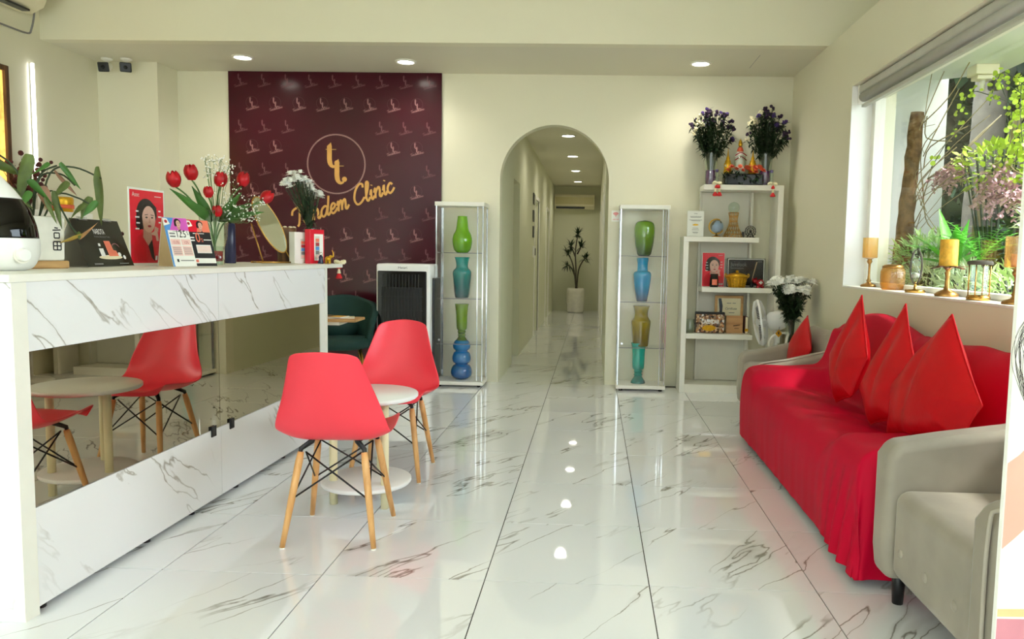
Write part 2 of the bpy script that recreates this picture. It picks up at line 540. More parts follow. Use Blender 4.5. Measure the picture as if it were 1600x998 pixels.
def copy_thing(root, loc, rz=None, label=None):
    kids = {}
    for ob in list(COL.objects):
        if ob.parent is not None:
            kids.setdefault(ob.parent.name, []).append(ob)

    def rec(o, parent):
        c = o.copy()
        COL.objects.link(c)
        c.parent = parent
        for k in kids.get(o.name, []):
            rec(k, c)
        return c
    c = rec(root, None)
    c.location = loc
    if rz is not None:
        c.rotation_euler = (0, 0, rz)
    if label:
        c['label'] = label
    return c


def put_copy(o, parent, loc, rot=(0, 0, 0), scale=(1, 1, 1)):
    c = o.copy(); COL.objects.link(c); c.parent = parent
    c.location = loc; c.rotation_euler = rot; c.scale = scale
    return c


def text_mb(string, size, T, width=None, shear=0.0, bold=0.0):
    """lettering as flat geometry: the text lies in local XZ facing -Y, lower left at the origin of T"""
    cu = bpy.data.curves.new('lettering', 'FONT')
    cu.body = string; cu.size = size; cu.shear = shear; cu.offset = bold
    cu.resolution_u = 3
    ob = bpy.data.objects.new('lettering', cu)
    COL.objects.link(ob)
    me = ob.to_mesh()
    vs = [tuple(v.co) for v in me.vertices]
    fs = [tuple(p.vertices) for p in me.polygons]
    ob.to_mesh_clear()
    bpy.data.objects.remove(ob); bpy.data.curves.remove(cu)
    mb = MB()
    if not vs:
        return mb
    x1 = max(v[0] for v in vs)
    k = (width / x1) if width else 1.0
    mb.add([(x * k, 0, y) for x, y, z in vs], fs, T=T)
    return mb


def lettering(string, size, x, z, y, mt, parent, width=None, name='lettering', shear=0, bold=0.0, rot=0.0):
    T = Matrix.Translation((x, y, z)) @ Matrix.Rotation(-rot, 4, 'Y')
    return text_mb(string, size, T, width, shear, bold).build(name, mt, parent)


def frame_boxes(mb, x0, x1, z0, z1, w, y0, y1):
    mb.box(x0, x0 + w, y0, y1, z0, z1); mb.box(x1 - w, x1, y0, y1, z0, z1)
    mb.box(x0 + w, x1 - w, y0, y1, z0, z0 + w); mb.box(x0 + w, x1 - w, y0, y1, z1 - w, z1)
    return mb


def ellipse(cx, cz, rx, rz, n=24, a0=0.0, a1=2 * PI):
    return [(cx + rx * math.cos(a0 + (a1 - a0) * k / n), cz + rz * math.sin(a0 + (a1 - a0) * k / n)) for k in range(n)]


def smooth_path(pts, n=6):
    P = [Vector(p) for p in pts]
    out = []
    for i in range(len(P) - 1):
        p0, p1, p2, p3 = P[max(i - 1, 0)], P[i], P[i + 1], P[min(i + 2, len(P) - 1)]
        for k in range(n):
            t = k / n
            out.append(0.5 * ((2 * p1) + (p2 - p0) * t + (2 * p0 - 5 * p1 + 4 * p2 - p3) * t * t + (3 * p1 - p0 - 3 * p2 + p3) * t ** 3))
    out.append(P[-1])
    return out


def leaf_strip(mb, p0, d, L, w, droop=0.0, n=4, roll=None, fold=0.0):
    """one blade: starts at p0 along d, length L, width w, bending down by droop"""
    d = Vector(d).normalized()
    side = d.cross(Vector((0, 0, 1)))
    if side.length < 1e-3:
        side = Vector((1, 0, 0))
    side.normalize()
    if roll:
        side = Matrix.Rotation(roll, 3, d) @ side
    vs = []
    p = Vector(p0); dd = d.copy()
    for i in range(n + 1):
        t = i / n
        ww = w * 0.5 * max(0.06, math.sin(PI * min(1.0, (t * 0.93 + 0.07)) ** 0.8))
        nr = side.cross(dd)
        vs += [p - side * ww, p - nr * fold * ww, p + side * ww]
        p = p + dd * (L / n)
        dd = (dd + Vector((0, 0, -droop / n))).normalized()
    fs = []
    for i in range(n):
        a = i * 3
        fs += [(a, a + 1, a + 4, a + 3), (a + 1, a + 2, a + 5, a + 4)]
    mb.add(vs, fs, True)


def rnd(a, b):
    return random.uniform(a, b)


def rdir():
    while True:
        v = Vector((rnd(-1, 1), rnd(-1, 1), rnd(-1, 1)))
        if 0.05 < v.length < 1:
            return v.normalized()
# ================================================================== SETTING
XL, XR, YB, HC = -4.36, 1.733, 6.93, 2.79
SOF = 5.93
T0X, T0Y, TS = -0.973, 2.0645, 0.6

# floor and its tiles
mb = MB(); mb.box(XL - 0.1, 1.9, -2.8, 16.4, -0.12, -0.004)
floor = struct(mb.build('floor', M['grout']))
tm = MB(); tm.box(-0.2980, 0.2980, -0.2980, 0.2980, -0.006, 0.0)
tmesh = tm.mesh('tile', M['tile'])
for i in range(-6, 5):
    for j in range(-9, 24):
        x, y = T0X + TS * (i + 0.5), T0Y + TS * (j + 0.5)
        if y > 6.9 and not (0 <= i <= 1):
            continue
        o = bpy.data.objects.new('tile', tmesh); COL.objects.link(o)
        o.parent = floor; o.location = (x, y, 0)

# back wall with the round-headed archway
ax0, ax1, asp = -0.863, 0.123, 1.856
acx, ar = (ax0 + ax1) / 2, (ax1 - ax0) / 2
arch = [(acx - ar * math.cos(PI * k / 36), asp + ar * math.sin(PI * k / 36)) for k in range(37)]
mb = MB()
mb.box(-4.5, ax0, YB, YB + 0.14, 0, HC + 0.05)
mb.box(ax1, 2.05, YB, YB + 0.14, 0, HC + 0.05)
for k in range(36):
    (a, b), (c, d) = arch[k], arch[k + 1]
    mb.add([(a, YB, b), (c, YB, d), (c, YB, HC + 0.05), (a, YB, HC + 0.05), (a, YB + .14, b), (c, YB + .14, d), (c, YB + .14, HC + .05), (a, YB + .14, HC + .05)],
           [(0, 1, 2, 3), (7, 6, 5, 4), (0, 4, 5, 1)])
struct(mb.build('wall_back', M['wall']))
mb = MB(); mb.box(XL - 0.01, -3.826, 6.61, YB + 0.02, 0, HC + 0.02)
struct(mb.build('wall_pier', M['wall']))
mb = MB(); mb.box(XL - 0.16, XL, -2.8, YB + 0.1, 0, 3.55)
struct(mb.build('wall_left', M['wall']))
# right wall with the big window
WY0, WY1, WZ0, WZ1 = 1.35, 5.34, 1.013, 2.365
mb = MB()
mb.box(XR, XR + 0.3, WY1, YB + 0.14, 0, HC)
mb.box(XR, XR + 0.3, -2.8, WY0, 0, HC)
mb.box(XR, XR + 0.3, WY0, WY1, 0, WZ0 - 0.012)
mb.box(XR, XR + 0.3, WY0, WY1, WZ1, HC)
struct(mb.build('wall_right', M['wall']))
mb = MB(); mb.box(XR - 0.004, XR + 0.3, WY0, WY1, WZ0 - 0.012, WZ0)
struct(mb.build('trim_1', M['white'], bev=0.002))
mb = MB(); mb.box(XR, XR + 0.14, WY1 - 0.006, WY1, WZ0, WZ1)  # white sheet on the far jamb: daylight on the wall paint, put into colour
struct(mb.build('jamb_daylight', M['plastic']))
# dropped ceiling, the upright face above its front edge, the high ceiling
mb = MB(); mb.box(XL - 0.1, 2.03, SOF + 0.1, YB + 0.1, HC, HC + 0.08)
struct(mb.build('ceiling', M['ceil']))
mb = MB(); mb.box(XL - 0.1, 2.5, SOF, SOF + 0.1, HC + 0.08, 3.56)
mb.box(XL - 0.1, 2.03, SOF, SOF + 0.1, HC, HC + 0.08)
struct(mb.build('wall_bulkhead', M['wall']))
mb = MB(); mb.box(XL - 0.1, 2.6, -2.8, SOF + 0.1, 3.5, 3.6)
struct(mb.build('ceiling', M['ceil']))
mb = MB(); mb.box(2.4, 2.5, -2.8, SOF + 0.1, 2.7, 3.5); mb.box(2.0, 2.45, -2.8, SOF, 2.71, 2.79)
struct(mb.build('wall_upper_right', M['wall']))
mb = MB()
mb.add([(1.28, 6.2, HC - 0.0015), (1.284, 6.2, HC - 0.0015), (1.284, 6.62, HC - 0.0015), (1.28, 6.62, HC - 0.0015)], [(0, 1, 2, 3)])
struct(mb.build('trim_2', M['inkg']))

# corridor behind the arch
HX0, HX1, HE, HZ = -0.862, 0.123, 16.25, 2.63
mb = MB()
mb.box(HX0 - 0.3, HX0, YB + 0.14, 8.10, 0, HZ); mb.box(HX0 - 0.3, HX0, 8.10, 8.78, 1.985, HZ)
mb.box(HX0 - 0.3, HX0, 8.78, 11.0, 0, HZ); mb.box(HX0 - 0.3, HX0, 11.0, 11.8, 2.0, HZ)
mb.box(HX0 - 0.3, HX0, 11.8, 13.6, 0, HZ); mb.box(HX0 - 0.3, HX0, 13.6, 14.4, 2.0, HZ); mb.box(HX0 - 0.3, HX0, 14.4, HE, 0, HZ)
struct(mb.build('wall_corridor_left', M['wallg']))
mb = MB()
for a, b in ((YB + .14, 9.2), (10.0, 12.0), (12.8, 14.6), (15.4, HE)):
    mb.box(HX1, HX1 + 0.2, a, b, 0, HZ)
for a, b in ((9.2, 10.0), (12.0, 12.8), (14.6, 15.4)):
    mb.box(HX1, HX1 + 0.2, a, b, 2.0, HZ)
struct(mb.build('wall_corridor_right', M['wallg']))
mb = MB(); mb.box(HX0 - 0.3, HX1 + 0.3, HE, HE + 0.1, 0, HZ)
struct(mb.build('wall_corridor_end', M['wallg']))
mb = MB(); mb.box(HX0 - 0.3, HX1 + 0.3, YB + 0.14, HE, HZ, HZ + 0.1)
struct(mb.build('ceiling', M['ceil']))


def corridor_door(n, side, y0, y1, depth, top=1.985):
    x = HX0 - depth if side < 0 else HX1 + depth
    r = struct(thing('door_%d' % n, None, None, (x, y0, 0)))
    s = side
    mb = MB(); mb.box(min(0, s * .04), max(0, s * .04), 0.0, y1 - y0, 0.004, top); mb.build('door_leaf', M['white'], r)
    mb = MB()
    mb.tube([(-s * 0.0, 0.09, 1.0), (-s * 0.05, 0.09, 1.0), (-s * 0.05, 0.2, 1.0)], 0.009, 8)
    mb.cyl((0, 0.09, 1.0), (-s * 0.01, 0.09, 1.0), 0.025)
    mb.build('door_handle', M['chrome'], r)
    if depth < 0.1:
        mb = MB()
        x0, x1 = (depth - 0.012, depth + 0.012) if s < 0 else (-depth - 0.012, -depth + 0.012)
        mb.box(x0, x1, -0.05, 0.0, 0, top + .05); mb.box(x0, x1, y1 - y0, y1 - y0 + 0.05, 0, top + .05)
        mb.box(x0, x1, 0, y1 - y0, top, top + .05)
        mb.build('door_frame', M['white'], r)


corridor_door(1, -1, 8.10, 8.78, 0.26)
corridor_door(2, -1, 11.0, 11.8, 0.06)
corridor_door(3, -1, 13.6, 14.4, 0.06)
corridor_door(4, 1, 9.2, 10.0, 0.05)
corridor_door(5, 1, 12.0, 12.8, 0.05)
corridor_door(6, 1, 14.6, 15.4, 0.05)
for z, h, w_ in (('topmost', 1.96, .1), ('middle', 1.72, .1), ('lowest', 1.5, .08)):
    t = thing('room_sign', 'small dark room sign on left corridor wall, %s of three' % z, 'sign', (HX0 + 0.001, 10.72, h), PI / 2, 'room signs in the corridor')
    mb = MB(); mb.box(-w_, w_, -0.012, 0, -0.08, 0.08); mb.build('plate', M['dark'], t, bev=0.003)
    mb = MB(); mb.box(-w_ * .7, w_ * .7, -0.0128, -0.012, 0.0, 0.03); mb.box(-w_ * .5, w_ * .5, -0.0128, -0.012, -0.04, -0.03); mb.build('print', M['inkg'], t)
t = thing('access_panel', 'small white and black switch box on left corridor wall below the signs', 'switch', (HX0 + 0.001, 10.74, 1.22), PI / 2)
mb = MB(); mb.box(-0.09, 0.09, -0.03, 0, -0.08, 0.08); mb.build('case', M['white'], t, bev=0.006)
mb = MB(); mb.box(-0.05, 0.05, -0.036, -0.03, -0.05, 0.05); mb.build('button', M['dark'], t, bev=0.003)

# ------------------------------------------------------------------ lamps
def downlight(label, x, y, z, r, watts, grp):
    t = thing('downlight', label, 'lamp', (x, y, z), 0, grp)
    mb = MB(); mb.lathe([(r * 0.86, -0.003), (r * 0.9, -0.012), (r * 1.12, -0.008), (r * 1.16, 0.0)], 28)
    mb.build('trim_ring', M['white'], t)
    mb = MB(); mb.lathe([(0, -0.009), (r * 0.6, -0.0085), (r * 0.88, -0.006), (r * 0.88, 0.0)], 28); mb.build('diffuser', M['lamp'], t)
    li = bpy.data.lights.new('downlight_beam', 'SPOT'); li.energy = watts; li.spot_size = math.radians(150); li.spot_blend = 0.8
    li.shadow_soft_size = r * 0.8; li.color = (1.0, 0.95, 0.84)
    lo = bpy.data.objects.new('downlight_beam', li); COL.objects.link(lo); lo.parent = t; lo.location = (0, 0, -0.03)


downlight('round white ceiling downlight left of the logo wall, above the tulips', -2.976, 6.41, HC, 0.078, LAMP_W, 'ceiling downlights')
downlight('round white ceiling downlight above the right part of the logo wall', -1.621, 6.51, HC, 0.078, LAMP_W, 'ceiling downlights')
downlight('round white ceiling downlight over the right glass cabinet and shelf', 0.853, 6.48, HC, 0.078, LAMP_W, 'ceiling downlights')
for k, w_ in enumerate(('nearest', 'second', 'third', 'farthest')):
    downlight('round recessed corridor ceiling light, %s from the archway' % w_, -0.34, 9.35 + 1.93 * k, HZ, 0.085, HALL_W, 'corridor downlights')

# LED bar on the left wall
t = thing('light_bar', 'thin upright white LED bar against left wall behind the potted plant', 'lamp', (XL + 0.02, 5.81, 1.42))
mb = MB(); mb.box(-0.009, 0.009, -0.010, 0.010, 0.25, 1.16); mb.build('glowing_tube', M['led'], t, bev=0.005)
mb = MB(); mb.box(-0.012, 0.012, -0.014, 0.014, 0.0, 0.25); mb.build('lower_rail', M['white'], t, bev=0.004)
mb = MB(); mb.box(-0.02, -0.012, -0.01, 0.01, 0.0, 1.16); mb.build('back_rail', M['alu'], t)

# amber light box
t = thing('light_box', 'glowing amber light box in a dark wooden frame on left wall', 'light box', (XL, 5.03, 1.28))
m_, nt, b_ = principled('amber_glow')
n_ = nt.nodes.new('ShaderNodeTexNoise'); n_.inputs['Scale'].default_value = 7; n_.inputs['Detail'].default_value = 6
r_ = nt.nodes.new('ShaderNodeValToRGB')
r_.color_ramp.elements[0].color = s2l((196, 120, 40)) + (1,); r_.color_ramp.elements[1].color = s2l((255, 214, 110)) + (1,)
r_.color_ramp.elements[0].position = .3; r_.color_ramp.elements[1].position = .55
nt.links.new(n_.outputs['Fac'], r_.inputs['Fac']); nt.links.new(r_.outputs[0], b_.inputs['Emission Color']); nt.links.new(r_.outputs[0], b_.inputs['Base Color'])
b_.inputs['Emission Strength'].default_value = 0.55
mb = MB(); mb.box(0.0, 0.03, -0.46, 0.46, 0.04, 1.17); mb.build('glowing_panel', m_, t)
mb = MB(); mb.box(0, .05, -.5, -.46, 0, 1.21); mb.box(0, .05, .46, .5, 0, 1.21); mb.box(0, .05, -.46, .46, 0, .04); mb.box(0, .05, -.46, .46, 1.17, 1.21)
mb.build('wooden_frame', M['woodd'], t, bev=0.004)

# wall cable and split air conditioner high on the left
t = thing('air_conditioner', 'cream split air conditioner high in left corner above the reception desk', 'air conditioner', (XL, 5.36, 2.93))
prof = [(0, 0.0), (0.10, -0.02), (0.2, 0.03), (0.24, 0.12), (0.24, 0.3), (0.2, 0.34), (0, 0.34)]
mb = MB(); mb.prism([(a, b) for a, b in prof], -0.5, 0.36, 'XZ'); mb.build('housing', M['acplastic'], t, bev=0.015, seg=3)
for k in range(4):
    mb = MB(); mb.box(0.12, 0.225, -0.46, 0.30, -0.006 + 0.026 * k, 0.002 + 0.026 * k, Matrix.Rotation(-0.3, 4, 'Y') @ Matrix.Translation((0, 0, 0.015)))
    mb.build('louvre', M['acplastic'], t)
mb = MB(); mb.box(0.10, 0.16, -0.42, 0.26, -0.022, -0.008); mb.build('outlet_slot', M['dark'], t)
mb = MB(); mb.tube(smooth_path([(0.06, 0.44, 0.1), (0.055, 0.44, 0.0), (0.03, 0.44, -0.10), (0.012, 0.42, -0.135), (0.01, 0.2, -0.14), (0.01, 0.0, -0.14)], 4), 0.007, 8)
mb.build('cable', M['inkg'], t)

# two ceiling security cameras
def dome_cam(label, x, y, rz):
    t = thing('security_camera', label, 'camera', (x, y, HC), rz, 'security cameras')
    mb = MB(); mb.lathe([(0.045, 0), (0.045, -0.012), (0.03, -0.02), (0.012, -0.03)], 18); mb.build('mount', M['white'], t)
    T = Matrix.Translation((0, -0.02, -0.075)) @ Matrix.Rotation(math.radians(105), 4, 'X')
    mb = MB(); mb.lathe([(0, -0.06), (0.03, -0.058), (0.036, -0.04), (0.036, 0.03), (0.034, 0.035)], 18, T=T); mb.build('body', M['white'], t)
    mb = MB(); mb.box(-0.045, 0.045, -0.04, 0.04, 0.03, 0.05, T=T); mb.build('front_face', M['dark'], t, bev=0.018, seg=3)
    mb = MB(); mb.lathe([(0.016, 0.05), (0.014, 0.058), (0, 0.06)], 14, T=T); mb.build('lens', M['blackgloss'], t)


dome_cam('white ceiling camera with black face at left corner, left of the pair', -4.20, 6.50, 0.1)
dome_cam('white ceiling camera with black face at left corner, right of the pair', -4.03, 6.50, 0.45)

# ------------------------------------------------------------------ window: frame, glass, roller blind
win = struct(thing('window_1', None, None, (XR + 0.14, WY0, WZ0)))
L_ = WY1 - WY0; H_ = WZ1 - WZ0
mb = MB()
mb.box(0.0, 0.07, L_ - 0.06, L_, 0, H_); mb.box(0.0, 0.07, 0, 0.06, 0, H_)
mb.box(0.0, 0.07, 0.06, L_ - 0.06, 0, 0.03); mb.box(0.0, 0.07, 0.06, L_ - 0.06, H_ - 0.09, H_)
mb.build('window_frame', M['white'], win, bev=0.003)
mb = MB(); mb.box(0.03, 0.036, 0.06, L_ - 0.06, 0.03, H_ - 0.09); mb.build('glass_pane', M['pane'], win)
t = thing('roller_blind', 'grey roller blind rolled up in its cassette along the window head', 'blind', (XR + 0.065, WY0 + 0.02, 2.245))
mb = MB(); mb.box(-0.035, 0.035, 0, 3.93, 0.06, 0.115); mb.build('cassette', M['alu'], t, bev=0.012, seg=3)
mb = MB(); mb.cyl((0, 0.01, 0.04), (0, 3.92, 0.04), 0.034, n=20); mb.build('rolled_fabric', M['blindf'], t)
mb = MB(); mb.box(-0.015, 0.015, 0.01, 3.92, -0.03, -0.008); mb.build('bottom_rail', M['alu'], t, bev=0.004)
mb = MB(); mb.box(-0.038, 0.038, 3.92, 3.935, -0.005, 0.118); mb.build('end_cap', M['white'], t, bev=0.003)

# shop front around and behind the camera: posts and lintel of the glazed front
mb = MB()
for x in (-4.3, -2.3, 2.0):
    mb.box(x - 0.04, x + 0.04, -2.8, -2.72, 0, 3.5)
mb.box(-4.3, 2.0, -2.8, -2.72, 2.45, 2.53)
struct(mb.build('window_2', M['alu']))
mb = MB(); mb.box(-5.5, 3.2, -4.0, -2.8, 3.15, 3.3)  # unseen roof, added to hold back daylight from the open front
struct(mb.build('added_porch_shade', M['ext']))

# outdoors: the street side behind the camera, then the garden
t = thing('building', 'added pale low building with dark windows, unseen behind the viewer, cutting sky glare', 'building', (-1, -15, -.13))  # out of view; put in to cut sky glare and feed pane reflections
mb = MB(); mb.box(-14, 14, -4, 0, 0, 6.2); mb.build('wall', M['stone'], t)
for k in range(7):
    mb = MB(); mb.box(-12 + 3.7 * k, -9.9 + 3.7 * k, 0, .05, .9, 3.4); mb.build('window', M['dark'], t)
mb = MB(); mb.box(-30, 30, -40, 40, -0.35, -0.13)
struct(mb.build('ground', M['stone']))
mb = MB(); mb.box(2.05, 9, 0.5, 14, -0.13, 0.35)
struct(mb.build('garden_bed', M['soil']))
mb = MB(); mb.box(2.03, 2.66, 5.98, 6.6, 0.0, 2.62)
struct(mb.build('wall_exterior_pier', M['ext']))
mb = MB(); mb.add([(2.03, 0.5, 2.56), (2.86, 0.5, 2.56), (2.92, 5.74, 2.56), (2.6, 5.98, 2.56), (2.66, 6.6, 2.56), (2.03, 6.6, 2.56),
                   (2.03, 0.5, 2.71), (2.86, 0.5, 2.71), (2.92, 5.74, 2.71), (2.6, 5.98, 2.71), (2.66, 6.6, 2.71), (2.03, 6.6, 2.71)],
                  [(0, 1, 2, 3, 4, 5), (11, 10, 9, 8, 7, 6)] + [(i, (i + 1) % 6, (i + 1) % 6 + 6, i + 6) for i in range(6)])
struct(mb.build('ceiling_eave', M['ext']))
t = thing('outdoor_camera', 'cream boxed camera hanging under the white eave outside the window', 'camera', (2.70, 5.55, 2.56))
mb = MB(); mb.box(-0.08, 0.08, -0.07, 0.07, -0.07, 0); mb.build('junction_box', M['acplastic'], t, bev=0.006)
mb = MB(); mb.box(-0.06, 0.06, -0.05, 0.05, -0.10, -0.07); mb.build('lower_box', M['acplastic'], t, bev=0.008)
mb = MB(); mb.cyl((0, 0, -0.10), (0, 0, -0.17), 0.018); mb.build('neck', M['white'], t)
mb = MB(); mb.box(0.02, 0.10, -0.10, -0.02, -0.18, -0.11); mb.build('camera_head', M['dark'], t, bev=0.02, seg=3)
mb = MB(); mb.box(0.04, 0.085, -0.104, -0.10, -0.158, -0.135); mb.build('lens_window', M['inkg'], t)
# ================================================================== LOGO WALL
t = thing('logo_panel', 'dark maroon wall panel printed with a gold clinic logo behind the desk', 'wall panel', (-3.344, YB - 0.023, 0))
PW = 1.949
mb = MB(); mb.box(0, PW, 0, 0.02, 0, HC - 0.002); mb.build('board', M['maroon'], t)

GLYPH = {
    'T': ([[(0.0, 1.2), (0.12, 1.62), (0.55, 1.8), (1.2, 1.86), (1.6, 2.05)], [(0.95, 1.82), (0.85, 1.0), (0.7, 0.15), (0.5, -0.05)]], 1.25),
    'a': ([[(0.78, .85), (.5, 1), (.15, .75), (.05, .3), (.25, 0), (.55, .2), (.8, .9)], [(.8, .95), (.7, .3), (.85, 0), (1.1, .25)]], 1.02),
    'n': ([[(0, .6), (.15, 1), (.15, .5), (.1, 0)], [(.12, .4), (.35, .85), (.58, 1), (.65, .6), (.6, .15), (.75, 0), (.98, .3)]], .95),
    'd': ([[(.75, .85), (.5, 1), (.15, .75), (.05, .3), (.25, 0), (.55, .2), (.82, .9)], [(1.02, 1.9), (.85, .9), (.72, .25), (.85, 0), (1.12, .3)]], 1.05),
    'e': ([[(.05, .42), (.4, .5), (.6, .78), (.42, 1), (.2, .85), (.08, .4), (.25, .02), (.55, .1), (.85, .42)]], .82),
    'm': ([[(0, .6), (.15, 1), (.15, .5), (.1, 0)], [(.12, .4), (.32, .88), (.5, .98), (.53, .5), (.5, 0)], [(.52, .4), (.72, .88), (.92, .98), (.95, .5), (.93, .1), (1.08, 0), (1.32, .32)]], 1.3),
    'C': ([[(1.15, 1.5), (1.12, 1.85), (.75, 1.92), (.3, 1.4), (.12, .6), (.4, .02), (.85, .1), (1.25, .5)]], 1.28),
    'c': ([[(.62, .78), (.4, 1), (.12, .7), (.08, .3), (.3, 0), (.6, .15), (.82, .42)]], .8),
    'l': ([[(.05, .3), (.4, 1.2), (.5, 1.8), (.3, 1.88), (.2, 1.2), (.18, .3), (.35, 0), (.6, .3)]], .56),
    'i': ([[(.05, .5), (.2, 1), (.17, .3), (.3, 0), (.52, .3)], [(.27, 1.38), (.31, 1.46)]], .5),
    ' ': ([], .55),
}


def ribbon(mb, pts, w, T, y=0.0):
    pts = [Vector((p[0], p[1])) for p in pts]
    vs = []
    for i, p in enumerate(pts):
        d = pts[min(i + 1, len(pts) - 1)] - pts[max(i - 1, 0)]
        if d.length < 1e-9: d = Vector((1, 0))
        d.normalize()
        nn = Vector((-d.y, d.x)) * w * 0.5
        a, b = p + nn, p - nn
        yy = y - 0.00004 * i
        vs += [T @ Vector((a.x, yy, a.y)), T @ Vector((b.x, yy, b.y))]
    mb.add(vs, [(2 * i, 2 * i + 1, 2 * i + 3, 2 * i + 2) for i in range(len(pts) - 1)])


STROKE = [0]


def script_text(mb, s, size, T, w, n=5, slant=0.25):
    x = 0
    for ch in s:
        st, adv = GLYPH[ch]
        for pl in st:
            P = smooth_path([((x + a + slant * b) * size, b * size, 0) for a, b in pl], n)
            STROKE[0] += 1
            ribbon(mb, [(p.x, p.y) for p in P], w * size, T, -0.00035 * (STROKE[0] % 4) * (1 if size > .03 else .3))
        x += adv
    return x * size


def tt_logo(mb, cx, cz, h, y, thin=1.0):
    """the two stacked letters t: thick stems with hooked feet, hairline crossbars"""
    T = Matrix.Translation((0, y, 0))
    k = h / 0.2
    for q, (dx, dz) in enumerate(((-0.040, 0.048), (0.008, -0.055))):
        x0, z0 = cx + dx * k, cz + dz * k
        yq = y - 0.00025 * q
        st = [(x0, z0 + .066 * k), (x0, z0 + .02 * k), (x0, z0 - .02 * k), (x0 + .007 * k, z0 - .050 * k), (x0 + .024 * k, z0 - .064 * k), (x0 + .044 * k, z0 - .056 * k)]
        P = smooth_path([(a, b, 0) for a, b in st], 5)
        vs = []
        for i, p in enumerate(P):
            f = i / (len(P) - 1)
            w = (.0155 if f < .5 else .0155 - .0105 * (f - .5) / .5) * k
            d = (P[min(i + 1, len(P) - 1)] - P[max(i - 1, 0)]).normalized()
            nn = Vector((-d.y, d.x, 0)) * w
            vs += [(p.x + nn.x, yq, p.y + nn.y), (p.x - nn.x, yq, p.y - nn.y)]
        mb.add(vs, [(2 * i, 2 * i + 1, 2 * i + 3, 2 * i + 2) for i in range(len(P) - 1)])
        mb.flat(ellipse(x0 + .048 * k, z0 - .040 * k, .0165 * k, .0165 * k, 14), yq - .0001)
        mb.flat([(x0 - .024 * k, z0 + .042 * k), (x0 + .044 * k, z0 + .042 * k), (x0 + .044 * k, z0 + .0455 * k), (x0 - .024 * k, z0 + .0455 * k)], yq - 0.00005)
        mb.flat([(x0 - .0155 * k, z0 + .064 * k), (x0 + .0155 * k, z0 + .064 * k), (x0 + .010 * k, z0 + .088 * k)], yq - 0.00005)


def ring_flat(mb, cx, cz, r0, r1, y, n=64):
    vs = []
    for k in range(n):
        a = 2 * PI * k / n
        vs += [(cx + r0 * math.cos(a), y, cz + r0 * math.sin(a)), (cx + r1 * math.cos(a), y, cz + r1 * math.sin(a))]
    mb.add(vs, [(2 * k, 2 * k + 1, (2 * k + 3) % (2 * n), (2 * k + 2) % (2 * n)) for k in range(n)])


def px(a, b):   # print-layout grid of the panel -> metres across and up
    return .00592976 * a - 4.41e-5 * b - 2.12118, 9.769e-5 * a - 5.81342e-3 * b + 3.40464


lx, lz = px(526, 255.5)
mb = MB(); tt_logo(mb, lx - 0.005, lz, 0.285, -0.002); mb.build('gold_letters', M['gold'], t)
mb = MB(); ring_flat(mb, lx, lz, 0.259, 0.2625, -0.002); ring_flat(mb, lx, lz, 0.266, 0.2695, -0.002); mb.build('logo_ring', M['ringp'], t)
sx, sz = px(459, 354)
mb = MB()
script_text(mb, 'Tandem Clinic', 0.0865, Matrix.Translation((sx, -0.0025, sz)) @ Matrix.Rotation(-math.radians(20), 4, 'Y'), 0.225)
mb.build('script_lettering', M['gold'], t)

# the repeated small print: rows alternate with and without a ring round the letters
pa, pb, pc = MB(), MB(), MB()
dxr = 36.4
rows = [(124, 377, 0), (160, 395, 1), (194, 377, 0), (226, 395, 1), (260, 377, 0), (293, 395, 1), (326, 377, 0), (360, 395, 1), (390, 377, 0), (425, 395, 1), (458, 377, 0), (492, 395, 1), (525, 377, 0)]
for (ry, rx, ring) in rows:
    for k in range(-1, 10):
        X, Y = rx + dxr * k, ry + 0.02 * dxr * k
        ux, uz = px(X, Y)
        if not (0.03 < ux < PW - 0.09):
            continue
        if 470 < X < 590 and 190 < Y < 310: continue
        if ring == 0 and 450 < X < 580 and 180 < Y < 345: continue
        dd = (Y - (345 - (X - 455) * 0.36))
        if 425 < X < 640 and -26 < dd < 30: continue
        if ring and 450 < X < 560 and 205 < Y < 330: continue
        tgt = pa if ring else pb
        tt_logo(tgt, ux, uz, 0.072, -0.0012)
        T = Matrix.Translation((ux - 0.055, -0.0012, uz - 0.078)) @ Matrix.Rotation(-math.radians(15), 4, 'Y')
        script_text(tgt, 'Tandemclinic', 0.0122, T, 0.22, 2)
        if ring:
            ring_flat(pc, ux, uz, 0.052, 0.0545, -0.0010, 28)
for mb, nm, mt in ((pa, 'bright_small_logos', 'rose2'), (pb, 'dim_small_logos', 'rose'), (pc, 'faint_rings', 'rose3')):
    tag(mb.build(nm, M[mt], t), kind='stuff')

# wifi sign beside the arch
t = thing('wifi_sign', 'small white wall sign with red wireless symbol beside right glass cabinet', 'sign', (0.192, YB, 1.545))
mb = MB(); mb.box(-0.038, 0.038, -0.003, 0, -0.05, 0.05); mb.build('card', M['paper'], t)
mb = MB()
for r in (0.012, 0.021, 0.03):
    P = [(r * math.sin(a), 0.0 + r * math.cos(a)) for a in [(-0.9 + 1.8 * k / 10) for k in range(11)]]
    ribbon(mb, P, 0.005, Matrix.Translation((0, -0.0035, 0)))
mb.flat(ellipse(0, 0.0, 0.004, 0.004, 10), -0.0035)
mb.build('wireless_symbol', M['pred'], t)
text_mb('FREE WIFI', 0.012, Matrix.Translation((-0.026, -0.0035, -0.034)), 0.052).build('lettering', M['pred'], t)

# ================================================================== RECEPTION DESK
DROT = -math.atan2(0.050, 2.246)
DL = 2.50
desk = thing('reception_desk', 'long white marble-look reception desk with bronze mirror strip along its front', 'desk', (-1.772, 2.299, 0), DROT)
SP = 1.17


